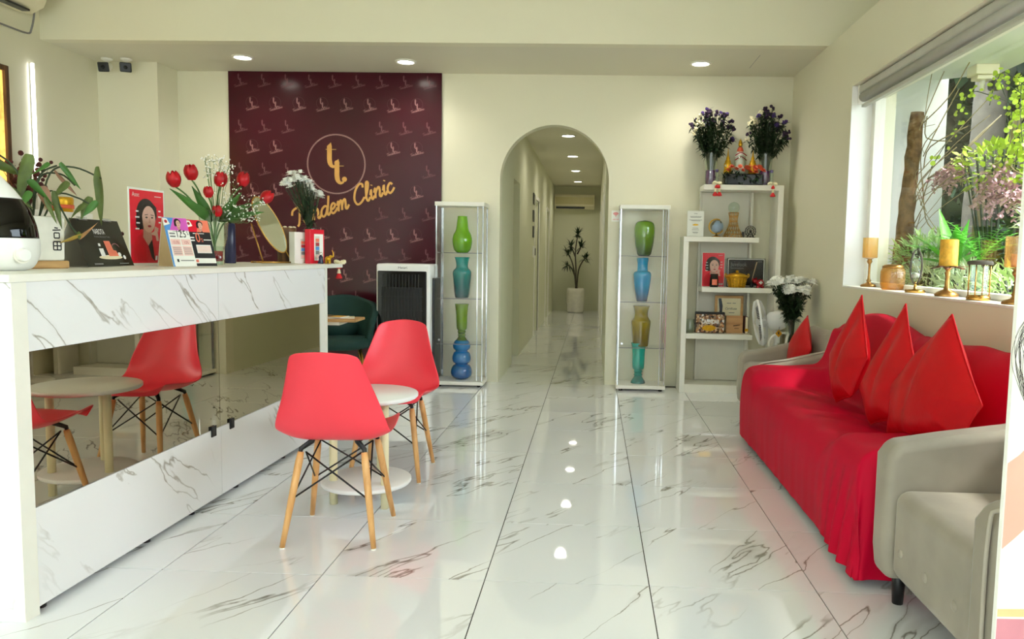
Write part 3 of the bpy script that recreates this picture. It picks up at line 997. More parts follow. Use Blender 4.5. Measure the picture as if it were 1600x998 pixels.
def desk_unit(y0, y1):
    mb = MB(); mb.box(-0.02, 0.0, y0 + 0.0015, y1 - 0.0015, 0.855, 1.074); mb.build('upper_panel', M['cmarble'], desk)
    mb = MB(); mb.box(-0.02, -0.003, y0 + 0.0015, min(y1 - 0.0015, 2.41), 0.351, 0.853); mb.build('mirror_panel', M['mirror'], desk)
    mb = MB(); mb.box(-0.02, 0.0, y0 + 0.0015, y1 - 0.0015, 0.022, 0.349); mb.build('lower_panel', M['cmarble'], desk)
    mb = MB(); mb.box(-0.5, -0.02, y0, y1, 0.03, 1.074); mb.build('carcass', M['white'], desk)


desk_unit(0.0, SP); desk_unit(SP, DL)
mb = MB(); mb.box(-0.62, 0.003, -0.06, 0.0, 0.0, 1.074); mb.build('near_end_panel', M['cmarble'], desk, bev=0.002)
mb = MB(); mb.box(0.003, 0.006, -0.06, 0.0, 0.0, 1.074); mb.build('edge_band', M['white'], desk)
mb = MB(); mb.box(-0.02, 0.0, 2.412, DL - .001, 0.351, 0.853); mb.build('end_strip', M['white'], desk)
mb = MB(); mb.box(-0.52, 0.002, DL, DL + 0.035, 0.0, 1.074); mb.build('far_end_panel', M['white'], desk, bev=0.002)
for y in (0.05, 0.62, 0.95, 1.35, 1.9):
    mb = MB(); mb.cyl((-0.03, y, 0), (-0.03, y, 0.024), 0.016, n=12); mb.build('foot', M['black'], desk)
for y in (SP - 0.07, SP + 0.10):
    mb = MB(); mb.box(-0.002, 0.006, y - 0.02, y + 0.02, 0.318, 0.368); mb.build('clip', M['black'], desk, bev=0.002)
top = thing('worktop', 'long white worktop lying along the top of the reception desk', 'worktop', (-1.772, 2.299, 1.075), DROT)
mb = MB(); mb.box(-0.68, 0.012, -0.075, 2.79, 0.0, 0.025); mb.build('slab', M['white'], top, bev=0.002)


def desk_pt(lx_, ly_, z=1.10):
    c, s_ = math.cos(DROT), math.sin(DROT)
    return (-1.772 + lx_ * c - ly_ * s_, 2.299 + lx_ * s_ + ly_ * c, z)


# small wooden-topped stand with magazines just past the far end of the desk
t = thing('magazine_stand', 'slim white stand with a light wooden top just past far end of the desk', 'stand', (-1.83, 5.34, 0), 0.04)
mb = MB(); mb.box(-0.17, 0.17, -0.13, 0.13, 0.690, 0.708); mb.build('wooden_top', M['woodl'], t, bev=0.002)
mb = MB(); mb.box(-0.12, 0.05, -0.10, 0.10, 0.665, 0.689); mb.build('batten', M['white'], t)
mb = MB(); mb.box(-0.165, -0.125, 0.02, 0.06, 0.012, 0.69); mb.build('post', M['white'], t)
mb = MB(); mb.box(-0.17, 0.06, -0.10, 0.12, 0.0, 0.012); mb.build('foot_plate', M['white'], t)
for k, (lb, dx, dy, rz) in enumerate((('pale folded magazine lying on the wooden-topped stand, underneath', .03, .02, .3), ('magazine with yellow and dark cover on top of the small pile', -.02, .0, -.25))):
    g = thing('magazine', lb, 'magazine', (-1.83 + dx, 5.34 + dy, 0.708 + .0075 * k), rz, 'magazines on the wooden stand')
    mb = MB(); mb.box(-0.09, 0.09, -0.06, 0.06, 0.0005, 0.006); mb.build('pages', M['paper'], g)
    mb = MB(); mb.box(-0.09, 0.09, -0.06, 0.06, 0.006, 0.0067); mb.build('cover', M['paperc' if k == 0 else 'candle'], g)
    mb = MB(); mb.box(-0.08, 0.0, -0.05, 0.04, 0.0067, 0.0072); mb.build('cover_picture', M['ink' if k else 'salmon'], g)
# ================================================================== CHAIRS AND ROUND TABLE
def red_chair(label, loc, rz):
    t = thing('side_chair', label, 'chair', loc, rz, 'red shell chairs')
    prof = [(.235, .418, .170), (.228, .436, .198), (.19, .440, .215), (.12, .430, .224), (.03, .418, .230), (-.06, .414, .233), (-.125, .428, .234), (-.168, .468, .228),
            (-.195, .525, .214), (-.218, .59, .195), (-.240, .66, .172), (-.262, .73, .150), (-.278, .778, .136), (-.285, .798, .120), (-.288, .805, .100)]
    P = []
    nu = 17
    for i in range(nu):
        u = -1 + 2 * i / (nu - 1)
        for j, (y, z, w) in enumerate(prof):
            a = max(0.0, abs(u) - 0.45) / 0.55
            back = min(1, max(0, (j - 5) / 4.0))
            zz = z + (1 - back) * 0.045 * a ** 2 * min(1, j / 2.0) + back * 0.0
            yy = y + back * 0.075 * abs(u) ** 2.2 * (1 - 0.45 * max(0, (j - 9) / 5))
            if j == 0: yy -= 0.05 * abs(u) ** 3
            if j == 1: yy -= 0.045 * abs(u) ** 3
            if j >= len(prof) - 2: zz -= 0.012 * abs(u) ** 2
            xx = u * w
            P.append((xx, yy, zz))
    mb = MB(); mb.grid(P, nu, len(prof))
    o = mb.build('seat_shell', M['redshell'], t, sub=2)
    md = o.modifiers.new('solid', 'SOLIDIFY'); md.thickness = 0.007; md.offset = 0
    o.modifiers.move(1, 0)
    tops = {}
    for sx in (-1, 1):
        for sy in (-1, 1):
            a, b = Vector((sx * .128, sy * .115 + .0, .375)), Vector((sx * .182, sy * .192 + .0, 0.004))
            tops[(sx, sy)] = (a, b)
            mb = MB(); mb.tube([a, a.lerp(b, .1), a.lerp(b, .5), b], [.0125, .0155, .0145, .0105], 12)
            lg = mb.build('leg', M['beech'], t)
            mb = MB(); mb.cyl(b + Vector((0, 0, 0)), b + Vector((0, 0, -0.004)), .0105); mb.build('foot_pad', M['white'], lg)
    mb = MB()
    for k, v in tops.items():
        a, b = v
        top = Vector((a.x * .72, a.y * .7, .412))
        mb.tube([top + Vector((0, 0, .008)), top, a + Vector((0, 0, .012)), a + (b - a) * .06], [.013, .012, .010, .008], 8)
    for k in ((0, 1), (0, -1), (1, 0), (-1, 0)):
        if k[0] == 0:
            c1, c2 = (-1, k[1]), (1, k[1])
        else:
            c1, c2 = (k[0], -1), (k[0], 1)
        for p_, q_ in ((c1, c2), (c2, c1)):
            a1, b1 = tops[p_]; a2, b2 = tops[q_]
            s_ = a1 + (b1 - a1) * .04; e_ = a2.lerp(b2, .50)
            mb.tube([Vector((s_.x * .86, s_.y * .86, s_.z + .01)), e_], .0038, 6)
            mb.ell(e_, .0085, 8, 6)
    mb.build('wire_frame', M['black'], t)
    return t


ch = red_chair('red shell chair seen from behind, in front of the small round table', (-1.048, 3.098, 0), 0.055)
copy_thing(ch, (-1.062, 3.983, 0), PI + 0.02, 'red shell chair beyond the round table, facing the camera by the air cooler')

t = thing('side_table', 'small round white two-tier side table between the two red chairs', 'table', (-1.06, 3.50, 0))
mb = MB(); mb.lathe([(0, .502), (.236, .502), (.242, .508), (.242, .520), (.238, .524), (0, .524)], 48); mb.build('tabletop', M['plastic'], t)
mb = MB(); mb.lathe([(0, .092), (.205, .092), (.21, .098), (.21, .110), (.206, .113), (0, .113)], 48); mb.build('lower_tray', M['plastic'], t)
for a in (200, 320, 80):
    a = math.radians(a)
    mb = MB(); mb.cyl((.15 * math.cos(a), .15 * math.sin(a), 0), (.15 * math.cos(a), .15 * math.sin(a), .502), .0185, n=18); mb.build('leg', M['cream'], t)

# ================================================================== GREEN CHAIR AND AIR COOLER
t = thing('accent_chair', 'dark green velvet scallop-back chair with gold legs against the maroon wall', 'chair', (-2.17, 6.38, 0), 0.35)
P = []
nu, nv = 25, 9
for i in range(nu):
    a = math.radians(200 + 140 * 0 + (-110 + 220 * i / (nu - 1)) + 250)
    a = math.radians(90 + (-118 + 236 * i / (nu - 1)))
    f = abs(-1 + 2 * i / (nu - 1))
    hmax = .78 - .20 * f ** 2.5 + 0.018 * abs(math.sin(3.5 * PI * i / (nu - 1)))
    for j in range(nv):
        v = j / (nv - 1)
        r = .25 + .06 * v
        P.append((r * 1.08 * math.cos(a), r * math.sin(a) - .0, .36 + (hmax - .36) * v))
mb = MB(); mb.grid(P, nu, nv); o = mb.build('backrest', M['green'], t, sub=1)
md = o.modifiers.new('solid', 'SOLIDIFY'); md.thickness = 0.05; md.offset = -1
mb = MB(); mb.lathe([(0, .36), (.24, .36), (.27, .38), (.275, .42), (.255, .45), (0, .462)], 32); mb.build('seat_cushion', M['green'], t)
mb = MB(); mb.ell((0.02, .13, .52), (.16, .06, .10), 18, 10); mb.build('lumbar_cushion', M['green'], t)
for sx, sy in ((-1, -1), (1, -1), (-1, 1), (1, 1)):
    mb = MB(); mb.tube([(sx * .17, sy * .16, .37), (sx * .24, sy * .22, 0)], [.014, .008], 10); mb.build('leg', M['brass'], t)

t = thing('air_cooler', 'tall white and black evaporative air cooler standing before the maroon wall', 'air cooler', (-1.63, 6.62, 0))
cw, cd, chh = .235, .165, 1.085
mb = MB(); mb.box(-cw, cw, -cd, cd, .05, chh); mb.build('body', M['plastic'], t, bev=.02, seg=3)
mb = MB(); mb.box(-cw - .006, cw + .02, -cd + .08, cd + .01, .10, chh - .12); mb.build('side_vent', M['dark'], t, bev=.01)
mb = MB(); mb.box(-cw + .012, cw - .03, -cd - .006, -cd + .02, .46, chh - .06); mb.build('front_grille', M['blackgloss'], t, bev=.012, seg=3)
mb = MB(); mb.box(-cw + .05, cw - .07, -cd - .0075, -cd - .004, .50, chh - .20); mb.build('outlet', M['black'], t)
for k in range(12):
    x = -cw + .06 + .028 * k
    mb = MB(); mb.box(x, x + .006, -cd - .014, -cd - .0065, .49, chh - .09); mb.build('vertical_slat', M['dark'], t)
for k in range(3):
    z = .56 + .12 * k
    mb = MB(); mb.box(-cw + .045, cw - .06, -cd - .016, -cd - .013, z, z + .006); mb.build('cross_slat', M['dark'], t)
for sx in (-1, 1):
    for sy in (-1, 1):
        mb = MB(); mb.cyl((sx * .17, sy * .11, .0), (sx * .17, sy * .11, .055), .022); mb.build('castor', M['black'], t)
text_mb('Hatari', .03, Matrix.Translation((-.045, -cd - .0008, chh - .042)), .08).build('lettering', M['ink'], t)

# ================================================================== GLASS CABINETS AND VASES
def cabinet(label, x, y, w=.41, d=.27, h=1.63, mirror=False):
    t = thing('display_cabinet', label, 'cabinet', (x, y, 0), 0, 'tall glass display cabinets')
    mb = MB(); mb.box(-w / 2 - .012, w / 2 + .012, -.012, d + .012, .018, .05); mb.build('base_board', M['white'], t, bev=.002)
    mb = MB(); mb.box(-w / 2 - .012, w / 2 + .012, -.012, d + .012, h - .035, h); mb.build('top_board', M['white'], t, bev=.002)
    for sx in (-1, 1):
        for yy in (.02, d - .02):
            mb = MB(); mb.cyl((sx * (w / 2 - .03), yy, 0), (sx * (w / 2 - .03), yy, .02), .016); mb.build('foot', M['black'], t)
            mb = MB(); mb.box(sx * w / 2 - .005, sx * w / 2 + .005, yy - .02 if yy < .1 else yy + .01, yy - .01 if yy < .1 else yy + .02, .05, h - .035)
            mb.build('corner_post', M['chrome'], t)
    for s in ((-w / 2 + .006, .0, w / 2 - .006, .004), (-w / 2 + .006, d - .004, w / 2 - .006, d)):
        mb = MB(); mb.box(s[0], s[2], s[1], s[3], .052, h - .037); mb.build('door' if s[1] < .01 else 'back_pane', M['cabpane'], t)
    for sx in (-1, 1):
        a = sx * (w / 2 - .002)
        mb = MB(); mb.box(a - .002, a + .002, .01, d - .01, .052, h - .037); mb.build('side_pane', M['cabpane'], t)
    for z in (.384, .787, 1.19):
        mb = MB(); mb.box(-w / 2 + .006, w / 2 - .006, .008, d - .008, z - .006, z); mb.build('glass_shelf', M['cabpane'], t)
        mb = MB(); mb.box(-w / 2 + .006, w / 2 - .006, .0065, .0078, z - .006, z); mb.build('shelf_edge', M['inkg'], t)
    mb = MB(); mb.box(w / 2 - .05, w / 2 - .042, -.006, .0, .06, h - .04); mb.build('door_strip', M['chrome'], t)
    mb = MB(); mb.cyl((-w / 2 + .03, -.012, .42), (-w / 2 + .03, 0, .42), .01); mb.build('lock', M['chrome'], t)
    mb = MB(); mb.box(-w / 2 + .006, -w / 2 + .014, d - .02, d - .004, .05, h - .035); mb.build('hinge_post', M['chrome'], t)
    return t


CL = (-1.175, 6.625); CR = (.437, 6.645)
cabinet('tall glass display cabinet left of the archway with green and blue vases', *CL)
cabinet('tall glass display cabinet right of the archway with green top vase', *CR)


def vase(label, x, y, z, prof, mt, n=32, close=True):
    t = thing('vase', label, 'vase', (x, y, z), 0, 'coloured glass vases')
    pts = smooth_path([(r, h, 0) for r, h in prof], 4)
    mb = MB(); mb.lathe([(max(p.x, 0.0001), p.y) for p in pts], n)
    mb.build('glass_body', mt, t)
    rt_, zt = prof[-1]
    mb = MB(); mb.lathe([(rt_ + .002, zt - .003), (rt_ + .003, zt), (rt_ + .001, zt + .003), (max(rt_ - .004, .001), zt + .002)], n); mb.build('rim', mt, t)
    return t


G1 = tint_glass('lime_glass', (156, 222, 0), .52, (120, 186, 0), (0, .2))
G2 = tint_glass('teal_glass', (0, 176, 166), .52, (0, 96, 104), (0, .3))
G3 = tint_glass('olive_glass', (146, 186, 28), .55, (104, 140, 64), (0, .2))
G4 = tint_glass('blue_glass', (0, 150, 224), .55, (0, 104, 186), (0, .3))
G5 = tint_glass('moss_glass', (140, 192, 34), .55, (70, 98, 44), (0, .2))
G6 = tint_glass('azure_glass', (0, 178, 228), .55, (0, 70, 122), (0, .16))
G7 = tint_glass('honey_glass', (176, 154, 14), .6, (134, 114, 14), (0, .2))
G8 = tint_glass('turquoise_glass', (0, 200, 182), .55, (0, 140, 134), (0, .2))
yv = .14
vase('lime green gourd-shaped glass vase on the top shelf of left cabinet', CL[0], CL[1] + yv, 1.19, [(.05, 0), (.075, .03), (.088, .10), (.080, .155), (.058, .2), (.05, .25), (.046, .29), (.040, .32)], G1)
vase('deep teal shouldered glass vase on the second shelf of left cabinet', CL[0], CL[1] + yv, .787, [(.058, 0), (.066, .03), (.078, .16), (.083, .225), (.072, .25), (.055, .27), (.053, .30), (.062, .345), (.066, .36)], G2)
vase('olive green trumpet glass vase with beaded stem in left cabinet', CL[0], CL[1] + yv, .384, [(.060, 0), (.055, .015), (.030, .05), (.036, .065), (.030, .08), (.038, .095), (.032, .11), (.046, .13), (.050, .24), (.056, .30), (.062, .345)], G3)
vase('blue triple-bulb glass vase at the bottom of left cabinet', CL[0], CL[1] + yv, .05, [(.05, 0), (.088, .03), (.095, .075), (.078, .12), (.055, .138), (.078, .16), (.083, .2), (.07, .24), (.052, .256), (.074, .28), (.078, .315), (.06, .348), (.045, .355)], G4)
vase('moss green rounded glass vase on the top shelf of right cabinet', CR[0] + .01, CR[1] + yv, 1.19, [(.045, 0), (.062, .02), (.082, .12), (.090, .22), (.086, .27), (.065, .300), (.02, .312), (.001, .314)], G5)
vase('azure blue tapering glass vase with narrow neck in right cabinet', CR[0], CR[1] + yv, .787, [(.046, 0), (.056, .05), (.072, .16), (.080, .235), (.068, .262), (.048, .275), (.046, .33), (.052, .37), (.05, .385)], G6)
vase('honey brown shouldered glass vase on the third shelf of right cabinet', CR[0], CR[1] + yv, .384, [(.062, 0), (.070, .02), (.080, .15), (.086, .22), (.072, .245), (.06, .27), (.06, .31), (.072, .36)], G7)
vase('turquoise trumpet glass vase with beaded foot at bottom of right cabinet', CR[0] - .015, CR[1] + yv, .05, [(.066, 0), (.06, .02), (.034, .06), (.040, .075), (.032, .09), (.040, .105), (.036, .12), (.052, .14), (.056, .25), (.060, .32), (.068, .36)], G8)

# ================================================================== SHELF UNIT
sh = thing('shelf_unit', 'white stepped open shelf unit in the corner right of the archway', 'shelf', (0.775, 6.62, 0))
D_ = .27


def board(name, x0, x1, z0, z1, y0=0.0, y1=D_, mt='white'):
    mb = MB(); mb.box(x0, x1, y0, y1, z0, z1); return mb.build(name, M[mt], sh, bev=.002)


board('left_side_panel', 0, .045, 0, 1.321)
board('shelf_board', .0, .645, 1.322, 1.365)
board('shelf_board', .17, .794, .888, .930)
board('shelf_board', .045, .62, .478, .522)
board('base_board', .045, .65, .0, .075)
board('shelf_board', .16, .84, 1.768, 1.812)
board('right_side_panel', .795, .84, 0, 1.768)
board('inner_back_post', .16, .178, .08, 1.765, .235, .27, 'shelfback')
board('inner_back_post', .60, .622, .08, 1.765, .18, .27, 'shelfback')
board('back_panel', .178, .60, .08, 1.765, .255, .27, 'shelfback')
# ================================================================== RED-COVERED SOFA
sofa = thing('sofa', 'long sofa under a loose bright red stretch cover along the window wall', 'sofa', (0.98, 2.76, 0))
SL = 2.16


def sst(a, b, x):
    t_ = min(1, max(0, (x - a) / (b - a)))
    return t_ * t_ * (3 - 2 * t_)


def sofa_section(y):
    """cross-section points (x from front, z) of the draped cover at distance y from the near end"""
    arm = max(1 - sst(.27, .47, y), sst(SL - .38, SL - .20, y))
    hump = 0.022 * math.sin(PI * min(1, max(0, (y - .42) / .66))) + 0.022 * math.sin(PI * min(1, max(0, (y - 1.08) / .70)))
    bt = .84 + .045 * math.cos((y - 1.55) * 4.2) * (0.6 if y < 1.0 else 1)
    seat = [(.012, .035), (.006, .12), (.0, .22), (.002, .32), (.022, .39), (.07, .425 + hump * .6), (.15, .425 + hump), (.27, .415 + hump), (.40, .40 + hump * .5), (.47, .40), (.50, .46), (.53, .58), (.565, .72), (.60, bt - .03), (.64, bt + .005), (.69, bt - .01), (.715, bt - .09), (.72, .4)]
    armp = [(.006, .035), (.002, .12), (.0, .23), (.0, .36), (.010, .44), (.045, .487), (.12, .500), (.25, .505), (.38, .51), (.46, .515), (.50, .55), (.53, .62), (.565, .74), (.60, bt - .05), (.64, bt - .02), (.69, bt - .03), (.715, bt - .10), (.72, .4)]
    return [(a[0] * (1 - arm) + b[0] * arm, a[1] * (1 - arm) + b[1] * arm) for a, b in zip(seat, armp)]


P = []
ny = 132
rows_ = []
for i in range(ny):
    y = SL * i / (ny - 1)
    sec = smooth_path([(a, b, 0) for a, b in sofa_section(y)], 4)
    row = []
    for j, p in enumerate(sec):
        x, z = p.x, p.y
        vert = max(0, 1 - z / .42) if x < .12 else 0
        fold = .0016 * vert * (math.sin(y * 31 + 2.0 * math.sin(y * 5)) + .6 * math.sin(y * 57 + z * 6))
        near = math.exp(-((y - .12) / .22) ** 2)
        fold += .018 * near * min(1, vert * 1.6) * math.sin((y * 62) + z * 16 + 1)
        seat_w = .0035 * math.sin(y * 23 + x * 19) * (1 if .05 < x < .5 else 0)
        row.append((x - fold - .02 * near * vert, y, z + seat_w))
    rows_.append(row)
nv = len(rows_[0])
# ends of the cover hang down the sides
def endrows(base, y0, sgn):
    out = []
    for q in range(1, 7):
        f = q / 6
        r = []
        for k, (x, y, z) in enumerate(base):
            zz = z * (1 - f) + .03 * f
            bulge = .03 * math.sin(PI * min(1, f * 1.3)) + .012 * math.sin(k * .55 + q)
            r.append((x + .012 * f, y0 + sgn * (0.015 + bulge * .5 + .006 * q), zz if z > .04 else z))
        out.append(r)
    return out


allrows = list(reversed(endrows(rows_[0], 0, -1))) + rows_ + endrows(rows_[-1], SL, 1)
P = [p for r in allrows for p in r]
mb = MB(); mb.grid(P, len(allrows), nv)
o = mb.build('red_cover', M['redcloth'], sofa, sub=1)
mb = MB(); mb.box(.05, .70, .06, SL - .06, .10, .36); mb.box(.63, .69, .08, SL - .08, .36, .74); mb.build('frame', M['velvet'], sofa, bev=.02)
for x in (.09, .66):
    for y in (.10, SL - .10):
        mb = MB(); mb.tube([(x, y, .12), (x, y, 0)], [.024, .017], 12); mb.build('leg', M['black'], sofa)


# ================================================================== GREY ARMCHAIRS
def armchair(label, x0, x1, y0, y1, hz=(.58, .68), tufts=True, feet=True):
    """facing -X; y0 near arm outside, y1 far arm outside"""
    t = thing('armchair', label, 'armchair', (x0, y0, 0), 0, 'grey velvet armchairs')
    W_, D2 = y1 - y0, x1 - x0
    aw = .125
    for nm, a in (('near', 0), ('far', W_ - aw)):
        prof = [(0.012, .10), (0.0, .2), (0.0, hz[0] - .05), (.03, hz[0]), (.2, hz[0] + .028), (D2 * .6, hz[0] + (hz[1] - hz[0]) * .6), (D2 - .05, hz[1]), (D2, hz[1] - .05), (D2, .10)]
        mb = MB(); mb.prism(prof, a, a + aw, 'XZ'); ar_ = mb.build('arm', M['velvet'], t, bev=.042, seg=5)
        for yy in ((a + .022,) if nm == 'near' else ()):
            pp = [(x - .003 if i < 3 else x, yy, z + (.002 if 3 <= i <= 6 else 0)) for i, (x, z) in enumerate(prof[:8])]
            mb = MB(); mb.tube(smooth_path(pp, 4), .006, 6); mb.build('piping', M['velvetd'], ar_)
    # seat: a cushion over a tall upholstered front
    mb = MB(); mb.box(.02, D2 - .12, aw + .004, W_ - aw - .004, .125, .43); se = mb.build('seat', M['velvet'], t, bev=.045, seg=5)
    if tufts:
        for k in range(3):
            y = aw + (W_ - 2 * aw) * (k + .5) / 3
            mb = MB(); mb.ell((.021, y, .235), (.008, .016, .016), 12, 8); mb.build('button', M['velvet'], se)
        mb = MB(); mb.ell((.26, W_ * .5, .431), (.03, .03, .006), 12, 6); mb.build('button', M['velvetd'], se)
    prof = [(D2 - .17, .40), (D2 - .13, .62), (D2 - .10, hz[1] + .08), (D2 - .05, hz[1] + .11), (D2, hz[1] + .07), (D2, .10), (D2 - .15, .10)]
    mb = MB(); mb.prism(prof, aw * .6, W_ - aw * .6, 'XZ'); mb.build('backrest', M['velvet'], t, bev=.035, seg=4)
    for xx, yy in ((.08, .08), (.08, W_ - .07), (D2 - .08, .08), (D2 - .08, W_ - .08)):
        mb = MB(); mb.tube([(xx, yy, .14), (xx - .0, yy, 0.0)], [.026, .018], 14); mb.build('leg', M['black'], t)
    return t


armchair('grey velvet armchair nearest the camera, tufted front, beside the red sofa', 1.005, 1.70, 1.86, 2.665, (.575, .675))
armchair('grey velvet armchair at the far end of the red sofa, by the shelf', 1.105, 1.70, 5.02, 5.77, (.49, .60), tufts=False)


# ================================================================== CUSHIONS
def cushion(label, outline, xb, lean, thick=.13, grp='red satin cushions', seam=None, chop=None):
    """outline: (y, z) corners on an upright sheet that leans towards the sofa back; inflated to a pillow"""
    z0 = min(z for y, z in outline)
    yc = sum(y for y, z in outline) / len(outline)
    t = thing('cushion', label, 'cushion', (xb, yc, z0), 0, grp)
    n = len(outline)
    B = []
    for i in range(n):
        a, b = Vector(outline[i]), Vector(outline[(i + 1) % n])
        mid = Vector((sum(p[0] for p in outline) / n, sum(p[1] for p in outline) / n))
        for k in range(14):
            f = k / 14
            p = a.lerp(b, f)
            p = p + (mid - p) * (.035 * math.sin(PI * f))
            B.append(p)
    nb = len(B)
    c = mid
    rings = [1, .985, .95, .88, .78, .65, .5, .34, .17, .0]
    rad_ = sum((b - c).length for b in B) / len(B)
    nrm = Vector((-1, 0, lean)).normalized()
    sides = []
    for sgn in (1, -1):
        P = []
        for i, b in enumerate(B):
            for r in rings:
                rb = (b - c).normalized() * rad_ * .9
                f_ = 1 - r ** 2.2
                q = c + ((b - c) * (1 - f_) + rb * f_) * r
                th = thick * .5 * (1 - r ** 2.4) ** .75
                if chop is not None and sgn > 0:
                    th -= chop[1] * math.exp(-((q.x - chop[0]) / .035) ** 2) * max(0, (q.y - z0) / .5) * (1 - r ** 4)
                w = .0
                base = Vector(((q.y - z0) * lean, q.x - yc, q.y - z0))
                P.append(base + nrm * sgn * (th + w))
        sides.append(P)
    mb = MB()
    mb.grid(sides[0], nb, len(rings), closeu=True)
    mb.grid(sides[1], nb, len(rings), closeu=True)
    mb.build('cover', M['redsatin'], t, sub=1)
    mb = MB(); pts = [Vector(((b.y - z0) * lean, b.x - yc, b.y - z0)) for b in B]
    mb.tube(pts + [pts[0]], .004, 6, cap=False); mb.build('seam', M['redsatin'], t)
    return t


cushion('large red satin cushion farthest along the sofa, next to the far armchair', [(4.07, 1.005), (3.76, .71), (3.84, .50), (4.02, .435), (4.30, .66)], 1.30, .22, .15, chop=(4.0, .03))
cushion('red satin cushion in the middle of the three on the sofa seat', [(3.50, .995), (3.20, .72), (3.30, .50), (3.52, .430), (3.76, .56)], 1.30, .22, .15, chop=(3.45, .03))
cushion('big red satin cushion nearest the camera, standing on the sofa', [(3.01, .985), (2.62, .70), (2.68, .56), (3.28, .435), (3.38, .64)], 1.285, .22, .17, chop=(3.06, .05))
cushion('smaller red cushion tucked in the corner of the far grey armchair', [(5.42, .79), (5.14, .58), (5.24, .40), (5.58, .42), (5.66, .58)], 1.44, .22, .12)
cushion('red cushion on the seat of the nearest grey armchair, half hidden', [(2.42, .66), (2.10, .60), (2.12, .44), (2.47, .44)], 1.42, .2, .12)

# ================================================================== BANNER STAND
t = banner = thing('banner_stand', 'tall white printed banner stand with dark hair and bare arm at right edge', 'banner', (0.930, 1.70, 0), 0.12)
mb = MB(); mb.box(0, .82, -.006, .006, .06, 1.98); mb.build('printed_sheet', M['paper'], t)
mb = MB(); mb.box(-.005, .83, -.05, .05, 0, .06); mb.build('base', M['alu'], t, bev=.01)
mb = MB(); mb.box(-.002, .822, -.012, .012, 1.98, 2.01); mb.build('top_rail', M['alu'], t)
mb = MB(); mb.flat([(.002, .745), (.03, .765), (.06, .80), (.2, .86), (.5, .95), (.5, .78), (.2, .66), (.06, .60), (.03, .572), (.002, .548)], -.0068); mb.build('printed_arm', M['skin'], t)
mb = MB(); mb.flat([(.002, .548), (.03, .572), (.06, .60), (.2, .66), (.2, .69), (.06, .63), (.03, .60), (.002, .575)], -.0066); mb.build('printed_arm_shade', M['skind'], t)
mb = MB()
for k in range(16):
    b = rnd(0, 1)
    x0 = .012 + .02 * b
    pts = [(x0 + .05, 1.12 - .05 * b, 0), (x0 - .012 + .02 * rnd(0, 1), 1.05 - .03 * b, 0), (x0 - .022 + .03 * rnd(0, 1), .98, 0), (x0 + .02 * rnd(0, 1), .92 - .04 * b, 0), (x0 + .03 + .04 * b, .86 - .05 * b, 0)]
    ribbon(mb, [(p.x, p.y) for p in smooth_path(pts, 4)], .0009, Matrix.Translation((0, -.007 - k * .00003, 0)))
mb.build('printed_hair', M['hair'], t)
mb = MB(); mb.flat([(.002, .06), (.82, .06), (.82, .35), (.002, .385)], -.0066); mb.build('printed_pink_block', mat('dusky_pink_print', (214, 142, 156), .5), t)
mb = MB(); mb.flat([(.002, .39), (.82, .362), (.82, .385), (.002, .408)], -.0068); mb.build('printed_gold_line', mat('pale_gold_print', (232, 206, 150), .45), t)
# ================================================================== PRINTED WOMAN (flat print, generic)
def printed_woman(par, cx, cz, s_, y):
    """head-and-shoulders print, s_ = head height"""
    def fl(nm, mt, polys, dy):
        mb = MB()
        for p_ in polys:
            mb.flat([(cx + a * s_, cz + b * s_) for a, b in p_], y - dy)
        mb.build(nm, M[mt], par)
    fl('print_hair', 'hair', [ellipse(-.02, .12, .50, .56, 26), [(-.52, .1), (-.56, -.25), (-.42, -.42), (.1, -.3), (.45, .05)], [(-.1, -.3), (-.05, -.7), (.2, -1.35), (.38, -1.5), (.3, -1.0), (.2, -.4)]], .0004)
    fl('print_neck', 'skind', [[(-.18, -.2), (.2, -.2), (.26, -.72), (.05, -.95), (-.2, -.66)]], .0006)
    fl('print_face', 'skin', [ellipse(.1, -.03, .34, .46, 26)], .0008)
    fl('print_fringe', 'hair', [[(-.3, .1), (-.22, .32), (.0, .46), (.2, .46), (.42, .25), (.46, -.05), (.52, .1), (.5, .4), (.2, .62), (-.2, .58), (-.42, .3)], [(-.3, .12), (-.28, -.2), (-.19, -.3), (-.24, .1)]], .0010)
    fl('print_eyes', 'ink', [ellipse(-.02, .03, .065, .028, 12), ellipse(.27, .03, .06, .026, 12), [(-.11, .12), (.06, .15), (.06, .125), (-.11, .1)], [(.2, .14), (.36, .12), (.36, .1), (.2, .115)]], .0012)
    fl('print_nose', 'skind', [[(.13, .03), (.19, -.12), (.16, -.16), (.08, -.15)]], .0012)
    fl('print_lips', 'lips', [ellipse(.13, -.27, .09, .042, 12)], .0012)


def printed_hand(par, cx, cz, s_, y):
    mb = MB()
    mb.flat([(cx + a * s_, cz + b * s_) for a, b in ((-.35, -.05), (.0, .1), (.2, .05), (.3, -.5), (.1, -.5), (.02, -.2), (-.3, -.15))], y)
    for k in range(4):
        mb.flat([(cx + a * s_, cz + b * s_) for a, b in ((-.1 + .09 * k, .04), (-.02 + .09 * k, .05), (.05 + .08 * k, .34 - .03 * k), (-.02 + .08 * k, .36 - .03 * k))], y - .0001)
    mb.build('print_hand', M['skin'], par)


